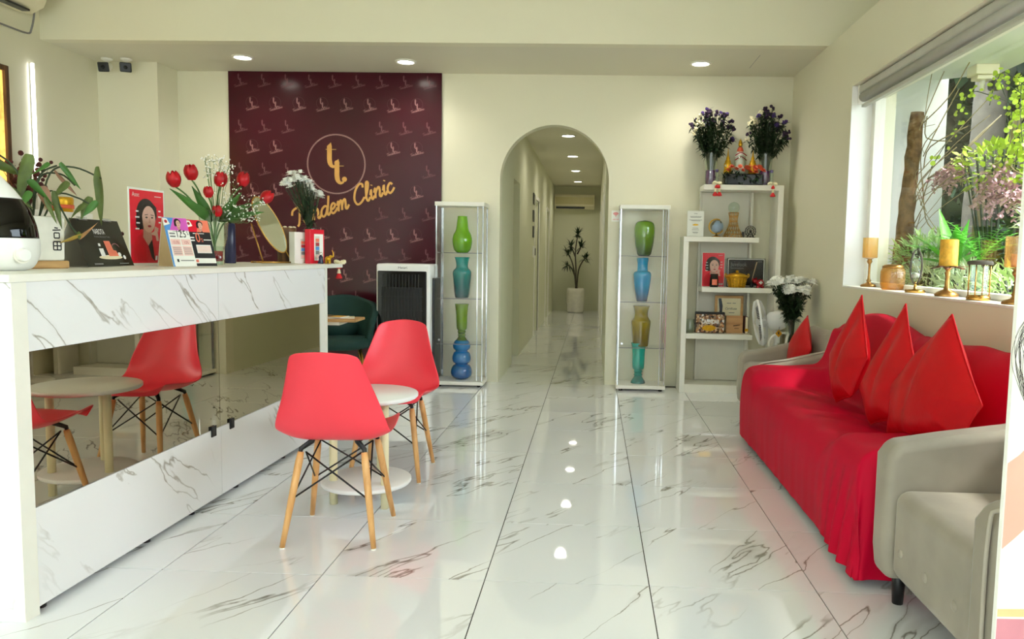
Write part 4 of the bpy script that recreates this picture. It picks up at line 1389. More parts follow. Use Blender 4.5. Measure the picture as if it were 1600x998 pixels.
def red_poster(par, w, h, y):
    mb = MB(); mb.flat([(-w / 2, 0), (w / 2, 0), (w / 2, h), (-w / 2, h)], y); mb.build('print_ground', M['pred'], par)
    mb = MB(); mb.flat([(a * w, b * h) for a, b in ((-.42, .03), (.42, .03), (.47, .25), (.3, .36), (.12, .42), (-.1, .44), (-.3, .36), (-.42, .25))], y - .0003); mb.build('print_coat', M['predd'], par)
    printed_woman(par, -.02 * w, .62 * h, .40 * h, y)
    printed_hand(par, .22 * w, .43 * h, .24 * h, y - .0014)
    mb = MB()
    for a, b, c, d in ((-.40, .10, .93, .955), (.22, .42, .925, .935), (-.34, -.26, .70, .72), (-.36, -.24, .62, .64), (-.33, -.23, .54, .56), (-.36, -.25, .46, .48), (.33, .40, .72, .74), (.32, .42, .64, .66), (.33, .40, .56, .58)):
        if a > -.40: mb.flat([(a * w, c * h), (b * w, c * h), (b * w, d * h), (a * w, d * h)], y - .0014)
    for k in range(3): mb.flat([(w * (.2 + .09 * k), .04 * h), (w * (.26 + .09 * k), .04 * h), (w * (.275 + .09 * k), .10 * h), (w * (.215 + .09 * k), .10 * h)], y - .0014)
    mb.build('print_white_marks', M['inkw'], par)


printed_woman(banner, .31, 1.09, .50, -.0068)

# ================================================================== ON THE WORKTOP
Z = 1.10
# humidifier
t = thing('humidifier', 'white drop-shaped humidifier with smoked tank on the near end of the desk', 'humidifier', (-2.062, 2.56, Z))
mb = MB(); mb.lathe([(p.x, p.y) for p in smooth_path([(.075, 0, 0), (.10, .012, 0), (.120, .05, 0), (.1235, .09, 0), (.121, .112, 0)], 5)], 40); mb.build('base', M['plastic'], t)
mb = MB(); mb.lathe([(p.x, p.y) for p in smooth_path([(.1205, .112, 0), (.114, .16, 0), (.097, .21, 0), (.075, .248, 0)], 5)], 40); mb.build('water_tank', M['smoke'], t)
mb = MB(); mb.lathe([(p.x, p.y) for p in smooth_path([(.10, .113, 0), (.09, .17, 0), (.06, .24, 0)], 4)], 24); mb.build('inner_liner', M['dark'], t)
mb = MB(); mb.lathe([(p.x, p.y) for p in smooth_path([(.0755, .248, 0), (.052, .282, 0), (.028, .312, 0), (.012, .332, 0), (.006, .335, 0)], 4)], 32); mb.build('cap', M['plastic'], t)
d_ = Vector((.93, -.30, 0)).normalized()
k_ = d_ * .118
mb = MB(); mb.cyl(k_ + Vector((0, 0, .055)), k_ * 1.17 + Vector((0, 0, .055)), .024, .021, 24); mb.build('dial', M['plastic'], t, bev=.003)
mb = MB(); mb.cyl(k_ * .98 + Vector((0, 0, .055)), k_ * 1.03 + Vector((0, 0, .055)), .029, .029, 24); mb.build('dial_ring', M['ceramic'], t)
for a in range(3):
    mb = MB(); mb.cyl((.07 * math.cos(a * 2.1), .07 * math.sin(a * 2.1), -.0), (.07 * math.cos(a * 2.1), .07 * math.sin(a * 2.1), .006), .012); mb.build('foot', M['plastic'], t)

# plant pot
t = thing('plant_pot', 'square white ceramic pot with black characters on a wooden base', 'plant pot', (-2.165, 2.87, Z), math.radians(90 - 14))
mb = MB(); mb.box(-.085, .085, -.075, .075, 0, .03); mb.build('wooden_base', M['woodl'], t, bev=.006)
mb = MB(); mb.prism([(-.072, .03), (.072, .03), (.078, .20), (-.078, .20)], -.066, .066, 'XZ'); mb.build('pot_body', M['ceramic'], t, bev=.006)
mb = MB(); mb.box(-.066, .066, -.055, .055, .19, .2012); mb.build('soil', M['soil'], t)
mb = MB()
def hs(x0, z0, x1, z1, w=.005):
    T = Matrix.Translation((0, -.0668, 0)); ribbon(mb, [(x0, z0), (x1, z1)], w, T)
for (a, b, c, d) in ((.022, .148, .056, .150), (.03, .158, .045, .156), (.028, .138, .05, .138), (.028, .138, .028, .118), (.05, .138, .05, .118), (.028, .118, .05, .118),
                     (.024, .104, .056, .104), (.024, .104, .024, .072), (.056, .104, .056, .072), (.024, .072, .056, .072), (.04, .104, .04, .072), (.024, .088, .056, .088)):
    hs(a, b, c, d)
mb.build('brushed_characters', M['ink'], t)

# arrowhead plant
pl = thing('potted_plant', 'drooping arrowhead plant with curled green and pinkish leaves in white pot', 'plant', (-2.165, 2.87, Z + .2))


def arrow_leaf(base, tip, w, mt, curl=.5, drop=.0, parent=pl, twist=None):
    base, tip = Vector(base), Vector(tip)
    w = w * .62
    d = tip - base; L = d.length; dn = d.normalized()
    side = dn.cross(Vector((.75, -.66, .1))).normalized()
    tw = rnd(-.95, .95) if twist is None else twist
    side = (Matrix.Rotation(tw, 3, dn) @ side).normalized()
    side0 = side.copy()
    nr = side.cross(dn)
    outl = [(-.16, .62), (-.05, .9), (.1, 1.0), (.3, .86), (.55, .6), (.8, .28), (1.0, .02)]
    vs = []
    for (tt, ww) in outl:
        cv = -nr * (curl * L * .5) * (tt ** 2) + Vector((0, 0, -drop * tt ** 2))
        c = base + dn * L * tt * (.98) + cv
        e = ww * w * .5 * rnd(.88, 1.08)
        side = Matrix.Rotation(.8 * (tt - .3) * (1 if curl > 0 else -1), 3, dn) @ side0
        nr = side.cross(dn)
        vs += [c - side * e - nr * e * .35, c - side * e * .5 - nr * e * .05, c + nr * .004 * L, c + side * e * .5 - nr * e * .05, c + side * e - nr * e * .35]
    fs = []
    for i in range(len(outl) - 1):
        for k in range(4):
            a = i * 5 + k
            fs.append((a, a + 1, a + 6, a + 5))
    mb = MB(); mb.add(vs, fs, True)
    lf = mb.build('leaf', mt, parent, sub=1)
    return lf


def petiole(pts, parent=pl, r=.0035):
    mb = MB(); mb.tube(smooth_path(pts, 5), r, 6); return mb.build('stalk', M['stemd'], parent)


# leaf layout is in the plane across the pot (u to the right of the viewer, v up)
uvec = Vector((.55, .83, 0)).normalized()
def UV(u, v, dp=0.0):
    w_ = Vector((.83, -.55, 0)) * dp
    return (uvec.x * u + w_.x, uvec.y * u + w_.y, v)
for st in ([(0, 0, 0), (-.05, .17, 0), (-.13, .235, 0), (-.19, .235, .0)], [(.02, 0, 0), (.06, .17, .01), (.14, .20, .02), (.24, .165, .02)], [(.0, 0, 0), (.03, .15, -.01), (.10, .17, 0), (.15, .13, .0)],
           [(.03, 0, .02), (.08, .09, .02), (.15, .08, .02), (.19, .06, .02)], [(0, 0, 0), (-.06, .09, .03), (-.12, .11, .04), (-.16, .09, .04)], [(.02, 0, 0), (.05, .10, .03), (.07, .05, .05), (.10, -.03, .07), (.13, -.08, .08)],
           [(0, 0, 0), (.0, .1, .02), (.03, .17, .02), (.08, .20, .02)]):
    petiole([UV(*p) for p in st])
arrow_leaf(UV(-.19, .235), UV(.02, .12), .085, M['olive'], .55)
arrow_leaf(UV(-.02, .205, .02), UV(-.06, .02, .02), .08, M['olive'], -.2)
arrow_leaf(UV(.235, .18, .02), UV(.255, -.03, .02), .105, M['olive'], .35)
arrow_leaf(UV(.09, .175, 0), UV(.165, .09, 0), .06, mat('pinkish_leaf', (150, 112, 86), .5, var=.3, scale=14), .2)
arrow_leaf(UV(.10, .2, .03), UV(.165, .11, .03), .05, M['leaf'], .3)
arrow_leaf(UV(.19, .075, .02), UV(.155, -.01, .02), .06, M['olive'], -.2)
arrow_leaf(UV(.21, .06, .03), UV(.15, .0, .03), .05, M['leaf'], .2)
arrow_leaf(UV(-.16, .09, .04), UV(-.06, .01, .05), .08, M['leaf'], .3)
arrow_leaf(UV(-.20, .16, .0), UV(-.24, .09, .0), .05, M['olive'], .2)
arrow_leaf(UV(.02, .10, .05), UV(.04, .0, .06), .075, bpy.data.materials['pinkish_leaf'], .2)
arrow_leaf(UV(.06, .08, .05), UV(.07, -.05, .07), .05, M['olive'], .2)
arrow_leaf(UV(.13, -.075, .08), UV(.055, -.105, .10), .05, mat('yellowing_leaf', (158, 132, 52), .5, var=.3, scale=20), .3)
arrow_leaf(UV(.135, -.075, .08), UV(.195, -.02, .10), .03, mat('dry_leaf', (178, 132, 86), .6, var=.3, scale=20), .2)
arrow_leaf(UV(.13, -.06, .08), UV(.12, -.085, .1), .03, M['olive'], .3)

for a_, b_2, w_2, m_2 in (((-.10, .10, .05), (-.02, .02, .06), .06, 'olive'), ((-.02, .12, .06), (.05, .03, .07), .05, 'leaf'), ((.10, .13, .04), (.03, .06, .05), .05, 'olive'), ((-.14, .20, .02), (-.20, .12, .03), .05, 'olive'), ((.04, .20, .03), (-.02, .15, .03), .04, 'leaf'), ((.16, .05, .03), (.10, .0, .04), .045, 'olive'), ((-.04, .08, .07), (-.09, .0, .08), .05, 'leaf'), ((.02, .06, .08), (.05, -.03, .09), .04, 'olive')):
    arrow_leaf(UV(*a_), UV(*b_2), w_2, M[m_2], rnd(-.4, .6))
# left wall shelf with dried bunch and yellow tub
t = thing('wall_shelf', 'narrow white shelf on left wall behind the potted plant', 'shelf', (XL, 5.75, 1.40))
mb = MB(); mb.box(0, .26, -.45, .35, 0, .05); mb.build('board', M['white'], t, bev=.003)
t = thing('dried_bunch', 'dark maroon dried flower bunch on the left wall shelf', 'dried flowers', (XL + .12, 5.56, 1.45))
mb = MB()
for k in range(60):
    d = Vector((rnd(-.5, .6), rnd(-.5, .5), 1)).normalized()
    L = rnd(.15, .42)
    leaf_strip(mb, (0, 0, 0), d, L, .02, .1, 2)
    mb.ell(tuple(d * L), rnd(.012, .022), 6, 4)
tag(mb.build('dried_heads', mat('dried_maroon', (84, 40, 40), .85, var=.35, scale=30), t), kind='stuff')
t = thing('yellow_tub', 'yellow tub with orange band on the left wall shelf', 'tub', (XL + .14, 5.92, 1.45))
mb = MB(); mb.lathe([(.06, 0), (.07, .01), (.075, .10), (.07, .12), (0, .12)], 24); mb.build('body', M['goldp'], t)
mb = MB(); mb.lathe([(.0765, .03), (.077, .06)], 24); mb.build('band', M['orange'], t)

# black desk calendar
t = thing('desk_calendar', 'black tent desk calendar with product picture on the desk', 'calendar', (-2.170, 3.235, Z), math.radians(92))
w_, h_, b_ = .335, .205, .075
def tent(x0, x1, mt, nm, off=0.0, z0=0, z1=1.0):
    mb = MB()
    ya, yb = -b_ + b_ * z0, -b_ + b_ * z1
    mb.add([(x0, ya - off, h_ * z0), (x1, ya - off, h_ * z0), (x1, yb - off, h_ * z1), (x0, yb - off, h_ * z1)], [(0, 1, 2, 3)])
    return mb.build(nm, mt, t)
tent(-w_ / 2, w_ / 2, M['blackgloss'], 'front_sheet', 0, .02)
mb = MB(); mb.add([(-w_ / 2, -b_, .0), (w_ / 2, -b_, 0), (w_ / 2, 0, h_), (-w_ / 2, 0, h_), (-w_ / 2, b_, 0), (w_ / 2, b_, 0)], [(3, 2, 5, 4), (0, 4, 5, 1)]); mb.build('card_stand', M['shelfback'], t, solid=.002)
mb = MB()
for k in range(2):
    for q in range(12):
        x = -w_ / 2 + .055 + .17 * k + q * .005
        mb.tube([(x, -.006, h_ - .008), (x, -.004, h_ + .006), (x, .004, h_ + .006), (x, .004, h_ - .008)], .0009, 4)
tag(mb.build('wire_binding', M['chrome'], t), kind='stuff')
RT = Matrix.Translation((0, -b_ - .0009, 0)) @ Matrix.Rotation(-math.atan2(b_, h_), 4, 'X')
def cal_flat(polys, mt, nm, lift=0.0):
    mb = MB()
    for p_ in polys: mb.flat(p_, -lift, T=RT)
    return mb.build(nm, M[mt], t)
text_mb('NABOTA', .035, RT @ Matrix.Translation((-.045, -.0004, .15)), .08).build('lettering', M['inkw'], t)
text_mb('Premium Botulinum Toxin', .012, RT @ Matrix.Translation((-.05, -.0004, .135)), .11).build('lettering', M['inkg'], t)
cal_flat([ellipse(.015, .045, .085, .010, 22)], 'paperc', 'print_tray', .0003)
cal_flat([[(.005, .05), (.055, .05), (.045, .12), (.002, .12)], [(.04, .05), (.075, .05), (.07, .075), (.04, .08)]], 'salmon', 'print_red_box', .0005)
cal_flat([[(-.05, .05), (-.02, .05), (-.02, .085), (-.05, .085)], [(-.045, .095), (-.03, .095), (-.03, .108), (-.045, .108)], ellipse(.085, .058, .012, .010, 10), ellipse(.115, .045, .010, .010, 10)], 'inkw', 'print_white_vials', .0006)
cal_flat([ellipse(.075, .085, .030, .025, 14, .2, 2.6) + ellipse(.075, .085, .026, .021, 14, 2.6, .2)], 'rose2', 'print_cord', .0006)
cal_flat([[(-.12, .012), (-.06, .012), (-.06, .018), (-.12, .018)], [(.06, .014), (.13, .014), (.13, .018), (.06, .018)]], 'inkg', 'print_footer', .0006)

# red portrait poster in acrylic stand
t = thing('poster_stand', 'tall red portrait poster of a dark-haired woman standing on the desk', 'poster', (-2.185, 3.655, Z), math.radians(84))
mb = MB(); mb.box(-.128, .128, 0, .004, .0, .372); mb.build('white_board', M['paper'], t)
mb = MB(); mb.box(-.128, .128, -.0, .06, 0, .004); mb.build('acrylic_foot', M['pane'], t)
mb = MB(); mb.box(-.13, .13, -.0045, -.003, 0, .375); mb.build('acrylic_front', M['pane'], t)
g = thing('poster_print', None, None); g.parent = t; g.location = (0, -.0004, .012)
red_poster(g, .240, .350, 0)
text_mb('Asoc', .03, Matrix.Translation((-.105, -.0018, .318)), .05).build('lettering', M['inkw'], g)

# two brochures
def brochure(label, x, y, rz, w, h, left):
    t = thing('brochure', label, 'brochure', (x, y, Z), math.radians(rz), 'folded price cards on the desk')
    bb = h * .30
    mb = MB(); mb.add([(-w / 2, -bb, 0), (w / 2, -bb, 0), (w / 2, 0, h), (-w / 2, 0, h), (-w / 2, bb * .5, 0), (w / 2, bb * .5, 0)], [(0, 1, 2, 3), (3, 2, 5, 4)])
    mb.build('folded_card', M['paper' if left else 'ink'], t, solid=.0015)
    mb = MB(); mb.prism([(-bb + .004, 0), (0, h - .01), (bb * .5 - .004, 0)], -w / 2 + .001, -w / 2 + .002, 'YZ'); mb.build('card_side', M['kraft'], t)
    R_ = Matrix.Translation((0, -bb - .0012, 0)) @ Matrix.Rotation(-math.atan2(bb, h), 4, 'X')
    H = math.hypot(bb, h)
    def fl(nm, mt, polys, lift):
        mb = MB()
        for p_ in polys: mb.flat([(a * w, b_2 * H) for a, b_2 in p_], -lift, T=R_)
        mb.build(nm, M[mt], t)
    fl('print_header', 'magenta' if left else 'salmon', [[(-.5, .74), (.5, .74), (.5, 1), (-.5, 1)]], .0002)
    if left: fl('print_blue_edge', 'blue', [[(-.5, 0), (-.42, 0), (-.3, .74), (-.05, 1), (-.5, 1)]], .0003)
    else: fl('print_red_edge', 'pred', [[(-.5, .74), (-.1, .74), (.05, 1), (-.5, 1)]], .0003)
    fl('print_badge', 'paper', [[(-.5, .83), (-.24, .87), (-.32, .98), (-.5, .99)]], .0004)
    fl('print_badge_mark', 'lips', [ellipse(-.39, .92, .06, .035, 10)], .0005)
    g = thing('print_portrait', None, None); g.parent = t; g.matrix_local = R_
    printed_woman(g, .08 * w, .885 * H, .15 * H, -.0002)
    if left:
        fl('print_white_panel', 'paper', [[(-.44, .02), (.49, .02), (.49, .74), (-.40, .74)]], .0006)
        text_mb('12.5', .05, R_ @ Matrix.Translation((-.10 * w, -.0009, .60 * H)), .42 * w, bold=.0005).build('lettering', M['ink'], t)
        text_mb('%', .03, R_ @ Matrix.Translation((.36 * w, -.0009, .65 * H)), .09 * w).build('lettering', M['ink'], t)
        fl('print_heading', 'inkg', [[(-.36, .66), (-.13, .66), (-.13, .69), (-.36, .69)], [(-.36, .60), (-.13, .60), (-.13, .63), (-.36, .63)], [(-.2, .715), (.25, .715), (.25, .725), (-.2, .725)]], .0009)
        fl('print_pink_table', 'pinkp', [[(-.38, .44), (.02, .44), (.02, .56), (-.38, .56)], [(.06, .44), (.46, .44), (.46, .56), (.06, .56)], [(-.38, .22), (.02, .22), (.02, .42), (-.38, .42)], [(.06, .22), (.46, .22), (.46, .42), (.06, .42)]], .0009)
        text_mb('13.5%', .02, R_ @ Matrix.Translation((-.32 * w, -.0012, .465 * H)), .28 * w).build('lettering', M['lips'], t)
        text_mb('12%', .02, R_ @ Matrix.Translation((.16 * w, -.0012, .465 * H)), .2 * w).build('lettering', M['lips'], t)
        fl('print_small_lines', 'inkg', [[(-.36 + .44 * q, .25 + .04 * k), (-.02 + .44 * q, .25 + .04 * k), (-.02 + .44 * q, .262 + .04 * k), (-.36 + .44 * q, .262 + .04 * k)] for q in (0, 1) for k in range(4)] + [[(-.15, .11), (.42, .11), (.42, .13), (-.15, .13)]], .0012)
        fl('print_logo', 'ink', [[(-.3, .09), (-.22, .09), (-.22, .15), (-.3, .15)]], .0012)
    else:
        text_mb('0', .07, R_ @ Matrix.Translation((-.22 * w, -.0009, .52 * H)), .2 * w, bold=.0004).build('lettering', M['salmon'], t)
        text_mb('%', .03, R_ @ Matrix.Translation((.0 * w, -.0009, .52 * H)), .1 * w).build('lettering', M['salmon'], t)
        fl('print_heading', 'inkw', [[(-.45, .60), (-.28, .60), (-.28, .63), (-.45, .63)], [(-.45, .54), (-.28, .54), (-.28, .57), (-.45, .57)], [(.12, .56), (.46, .56), (.46, .58), (.12, .58)], [(-.3, .70), (.2, .70), (.2, .712), (-.3, .712)]], .0009)
        fl('print_table', 'paper', [[(-.27, .28), (.38, .28), (.38, .46), (-.27, .46)], [(-.48, .06), (.48, .06), (.48, .17), (-.48, .17)]], .0009)
        fl('print_table_lines', 'salmon', [[(-.25, .30 + .03 * k), (.36, .30 + .03 * k), (.36, .308 + .03 * k), (-.25, .308 + .03 * k)] for k in range(5)] + [[(-.42, .08), (-.3, .08), (-.3, .14), (-.42, .14)]], .0012)


brochure('pink and white price card reading 12.5 % on the desk', -2.030, 3.615, 70, .135, .232, True)
brochure('black and orange price card reading 0 % on the desk', -2.000, 3.765, 66, .128, .228, False)


# flowers ----------------------------------------------------------------
def glass_vase(label, x, y, z, prof, n=28, ribs=0, water=None):
    t = thing('glass_vase', label, 'vase', (x, y, z))
    pts = smooth_path([(a, b, 0) for a, b in prof], 4)
    wob = (lambda q: 1 + .03 * math.cos(ribs * q)) if ribs else None
    mb = MB(); mb.lathe([(max(p.x, .0005), p.y) for p in pts], n if not ribs else ribs * 4, wob=wob); 
    # open mouth: drop the top cap
    mb.f.pop(); mb.sm.pop(); mb.mi.pop()
    mb.build('glass_body', M['glassware'], t)
    rz_, zz_ = prof[-1]
    mb = MB(); mb.tube([(rz_ * math.cos(2 * PI * k / 28), rz_ * math.sin(2 * PI * k / 28), zz_) for k in range(29)], .003, 6, cap=False); mb.build('rim', M['glassware'], t)
    if water:
        mb = MB(); mb.lathe([(0.0005, .012), (water[0], .014), (water[1], water[2]), (0.0005, water[2])], 24); mb.build('water', water[3], t)
    return t


VX, VY = -2.125, 4.19
glass_vase('tall ribbed clear glass vase of red tulips on the desk', VX, VY, Z, [(.052, 0), (.05, .02), (.040, .05), (.048, .08), (.066, .14), (.072, .22), (.078, .28), (.086, .295)], ribs=10)


def tulip_head(parent, loc, dirv, s_=1.0):
    dirv = Vector(dirv).normalized()
    q = dirv.to_track_quat('Z', 'Y').to_matrix().to_4x4()
    mb = MB()
    for k in range(6):
        a = k * PI / 3 + (.2 if k % 2 else 0)
        rr = 1.0 if k % 2 else .88
        vs = []
        for i in range(6):
            v = i / 5
            rad = (.004 + .029 * math.sin(PI * min(1, v * .72 + .12)) ** .8) * rr * s_
            hw = .027 * math.sin(PI * (v * .74 + .16)) * s_
            z = v * .072 * s_
            for u in (-1, -.5, 0, .5, 1):
                ang = a + u * hw / max(rad, .01) * 1.0
                r_2 = rad * (1 - .06 * u * u)
                vs.append((r_2 * math.cos(ang), r_2 * math.sin(ang), z - .008 * v * u * u * s_))
        fs = [(i * 5 + u, i * 5 + u + 1, i * 5 + u + 6, i * 5 + u + 5) for i in range(5) for u in range(4)]
        mb.add(vs, fs, True, Matrix.Translation(loc) @ q)
    return mb.build('petals', M['tulip'], parent)


# sideways (along the desk), up, towards the room
def DV(u, v, w_=0.0):
    return Vector((.40 * u + .9 * w_, .917 * u - .40 * w_, v))
tul = [('dark red tulip farthest left in the tulip vase', -.235, .475, .0, .3, (.0, .0)), ('tall dark red tulip second from left in the tulip vase', -.135, .52, .0, .15, (0, 0)), ('small half-closed red tulip lower in the vase', -.07, .43, .05, .1, (0, 0)),
       ('red tulip standing upright in the middle of the vase', .045, .50, .0, .02, (0, 0)), ('bright red tulip right of centre, leaning slightly right', .195, .515, .0, .25, (0, 0)), ('red tulip leaning far out to the right, in front of logo wall', .31, .435, .04, 1.1, (0, 0)),
       ('red tulip hidden low between the leaves in the vase', -.02, .33, .06, .2, (0, 0))]
for k, (lb, u, v, w_, ln, _) in enumerate(tul):
    t = thing('tulip', lb, 'tulip', (VX, VY, Z), 0, 'red tulips in the ribbed vase')
    tip = DV(u, v - .065, w_)
    s0 = DV(-u * .08, .02, 0)
    mb = MB(); mb.tube(smooth_path([s0, DV(u * .15, .22, w_ * .3), DV(u * .65, v * .75, w_ * .8), tip], 5), .0045, 7); mb.build('stem', M['stem'], t)
    tulip_head(t, tip, DV(math.copysign(ln, u), 1, .1), 1.15 if k not in (2, 6) else .85)
leaves = [(-.26, .41, .02, .045), (-.20, .35, .05, .06), (-.12, .42, .0, .05), (.13, .41, .05, .05), (.22, .37, .02, .045), (.06, .36, .08, .05), (-.05, .30, .07, .04), (.28, .33, .06, .04)]
t = thing('tulip_leaves', 'long broad green tulip leaves fanning out of the ribbed glass vase', 'leaves', (VX, VY, Z))
for u, v, w_, wd in leaves:
    a, b = DV(u * .12, .24, w_ * .3), DV(u, v, w_)
    mb = MB(); leaf_strip(mb, a, b - a, (b - a).length * 1.05, wd, .25, 7, roll=rnd(.7, 1.3), fold=.5); mb.build('leaf', M['leaf'], t)
t = thing('baby_breath', 'sprays of tiny white filler flowers among the red tulips', 'flowers', (VX, VY, Z))
mb = MB(); mf = MB()
for k in range(42):
    u, v, w_ = rnd(.02, .27), rnd(.26, .44), rnd(.0, .10)
    if k > 26: u, v, w_ = rnd(-.06, .12), rnd(.50, .60), 0
    p = DV(u, v, w_)
    mb.tube([DV(u * .2, .25, .02), DV(u * .7, v * .85, w_), p], .0012, 4)
    for q in range(7):
        pp = p + Vector((rnd(-.03, .03), rnd(-.03, .03), rnd(-.03, .035)))
        mb.tube([p, pp], .0007, 3)
        mf.ell(tuple(pp), rnd(.003, .0052), 6, 4)
tag(mb.build('thin_stems', M['stem'], t), kind='stuff'); tag(mf.build('tiny_blossoms', M['petal'], t), kind='stuff')

t = thing('tumbler', 'small dark red drink glass at the foot of the tulip vase', 'glass', (-2.03, 4.04, Z))
mb = MB(); mb.lathe([(.022, 0), (.026, .005), (.030, .10), (.028, .1)], 20); mb.build('glass_body', M['glassware'], t)
mb = MB(); mb.lathe([(.0001, .02), (.023, .02), (.026, .075), (.0001, .075)], 18); mb.build('red_filling', M['reda'], t)

t = thing('flask', 'slim dark navy bottle standing behind the tulip vase', 'bottle', (-2.21, 4.55, Z))
mb = MB(); mb.lathe([(.030, 0), (.033, .004), (.033, .235), (.029, .242), (.0001, .245)], 24); mb.build('body', M['navy'], t)
mb = MB(); mb.lathe([(.012, .243), (.012, .33), (.0001, .332)], 14); mb.build('neck', M['ink'], t)

# oval table mirror
t = thing('table_mirror', 'tilted oval mirror on a thin gold stand on the desk', 'mirror', (-2.065, 4.855, Z), math.radians(58))
for s_ in (-1, 1):
    mb = MB(); mb.tube([(s_ * .105, -.03, .008), (s_ * .075 - .07, .03, .25)], .0045, 8); mb.build('stand_rod', M['brass'], t)
mb = MB(); mb.tube([(-.12, -.035, .006), (.12, -.035, .006)], .006, 8); mb.tube([(-.12, .075, .006), (.12, .075, .006)], .006, 8)
mb.tube([(-.11, -.035, .006), (-.11, .075, .006)], .005, 8); mb.tube([(.11, -.035, .006), (.11, .075, .006)], .005, 8); mb.build('base_frame', M['brass'], t)
T = Matrix.Translation((-.02, .02, .245)) @ Matrix.Rotation(math.radians(-24), 4, 'Y') @ Matrix.Rotation(math.radians(-12), 4, 'X')
mb = MB(); mb.prism(ellipse(0, 0, .068, .190, 40), -.003, .003, 'XZ', T=T); mb.build('mirror_glass', M['silver'], t)
mb = MB(); mb.tube([T @ Vector((.071 * math.cos(2 * PI * k / 44), 0, .193 * math.sin(2 * PI * k / 44))) for k in range(45)], .005, 8, cap=False); mb.build('gold_rim', M['brass'], t)

t = thing('wooden_jar', 'rough dark brown wooden jar between the mirror and white box', 'jar', (-2.045, 5.0, Z))
mb = MB(); mb.lathe([(.055, 0), (.060, .01), (.064, .12), (.058, .21), (.060, .235), (.05, .236), (.0001, .22)], 20, wob=lambda q: 1 + .04 * math.sin(3 * q) + .03 * math.sin(7 * q)); mb.build('body', M['woodd'], t)
mb = MB()
for k in range(9): mb.ell((.05 * math.cos(k * .7), .05 * math.sin(k * .7), .237), (.014, .014, .007), 8, 5)
mb.build('pale_rim', M['paperc'], t)


def gift_box(label, x, y, rz, mt, inner, w, h):
    t = thing('gift_box', label, 'box', (x, y, Z), math.radians(rz), 'upright gift boxes at the desk end')
    mb = MB(); mb.box(-w / 2, w / 2, 0, .05, 0, h); mb.build('carton', M[mt], t, bev=.002)
    x0 = -.006 if inner is None else -.012
    if inner: 
        mb = MB(); mb.flat([(-w * .22, .02), (w * .42, .02), (w * .42, h - .03), (-w * .22, h - .03)], -.0006); mb.build('pale_panel', M[inner], t)
    mb = MB(); mb.box(-w * .10 if inner is None else -w * .16, w * .3 if inner is None else w * .16, -.0012, -.0004, .03, h - .045); mb.build('window_backing', M['shelfback'], t)
    for k, c in enumerate(('pinkp', 'inkg', 'blue', 'lips', 'salmon')):
        mb = MB(); z = .035 + k * (h - .09) / 5
        a, b = (-w * .06, w * .26) if inner is None else (-w * .12, w * .12)
        mb.box(a, b, -.003, -.0012, z, z + (h - .1) / 5.6); mb.build('packet', M[c], t)


gift_box('white upright gift box with a window of packets, at desk end', -1.925, 4.955, 66, 'paper', None, .125, .205)
gift_box('red upright gift box with white panel, at the desk end', -1.835, 4.99, 62, 'pred', 'paper', .12, .225)


def mum_flower_mesh(name='blossom', r=.024):
    """domed head: three rings of petals, the outer one almost level, the inner ones steeper"""
    mb = MB()
    for layer, (n, el, L) in enumerate(((11, -.12, 1.0), (10, .38, .95), (7, .85, .85))):
        for k in range(n):
            a = 2 * PI * (k + .5 * layer) / n
            c, s_ = math.cos(a), math.sin(a)
            w_ = r * .32
            ce, se = math.cos(el), math.sin(el)
            def P_(rad, off, curl=0.0):
                h = rad * ce * L; z = rad * se * L + curl + r * .25
                return (c * h - s_ * off, s_ * h + c * off, z)
            mb.add([P_(r * .12, -w_ * .3), P_(r * .12, w_ * .3), P_(r * .65, w_), P_(r, w_ * .25, -r * .06), P_(r, -w_ * .25, -r * .06), P_(r * .65, -w_)], [(0, 1, 2, 5), (5, 2, 3, 4)], True)
    mb.ell((0, 0, r * .45), (r * .42, r * .42, r * .42), 8, 5)
    return mb.mesh(name, M['petal'])


MUM = mum_flower_mesh()


def bouquet(label, base, heads, axis_h, leafmt='leafd', mesh=MUM, mouth=.04, scale=1.0, nleaf=320, bud=None, cat='flowers', leafz=(.35, .88), extra=None, stemmt='stemd', lw=.022, bloom=1.35):
    """stems fan from the vase mouth to each head; leaves fill the lower part"""
    t = thing('bouquet', label, cat, base)
    ms = MB(); ml = MB()
    for (x, y, z) in heads:
        p = Vector((x, y, z))
        b = Vector((x * .12 + rnd(-.01, .01), y * .12 + rnd(-.01, .01), .02))
        m_ = Vector((x * mouth / .12 * .35, y * mouth / .12 * .35, axis_h))
        m_.x = max(-mouth, min(mouth, m_.x)); m_.y = max(-mouth, min(mouth, m_.y))
        ms.tube(smooth_path([b, m_, m_.lerp(p, .55) + Vector((0, 0, .01)), p], 3), .0026, 5)
        for k in range(max(1, nleaf // len(heads))):
            f = rnd(*leafz)
            q = m_.lerp(p, f) + Vector((rnd(-.012, .012), rnd(-.012, .012), 0))
            d = Vector((rnd(-1, 1), rnd(-1, 1), rnd(-.5, .9)))
            leaf_strip(ml, q, d, rnd(.035, .065) * scale, lw * scale, .5, 2)
        o = bpy.data.objects.new('blossom', mesh); COL.objects.link(o); o.parent = t
        o.location = p
        dn = (p - m_).normalized()
        o.rotation_euler = (dn + Vector((rnd(-.3, .3), rnd(-.3, .3), .5))).to_track_quat('Z', 'Y').to_euler()
        k_ = rnd(.95, 1.35) * scale * bloom
        o.scale = (k_, k_, k_)
    tag(ms.build('stems', M[stemmt], t), kind='stuff')
    tag(ml.build('foliage', M[leafmt], t), kind='stuff')
    return t


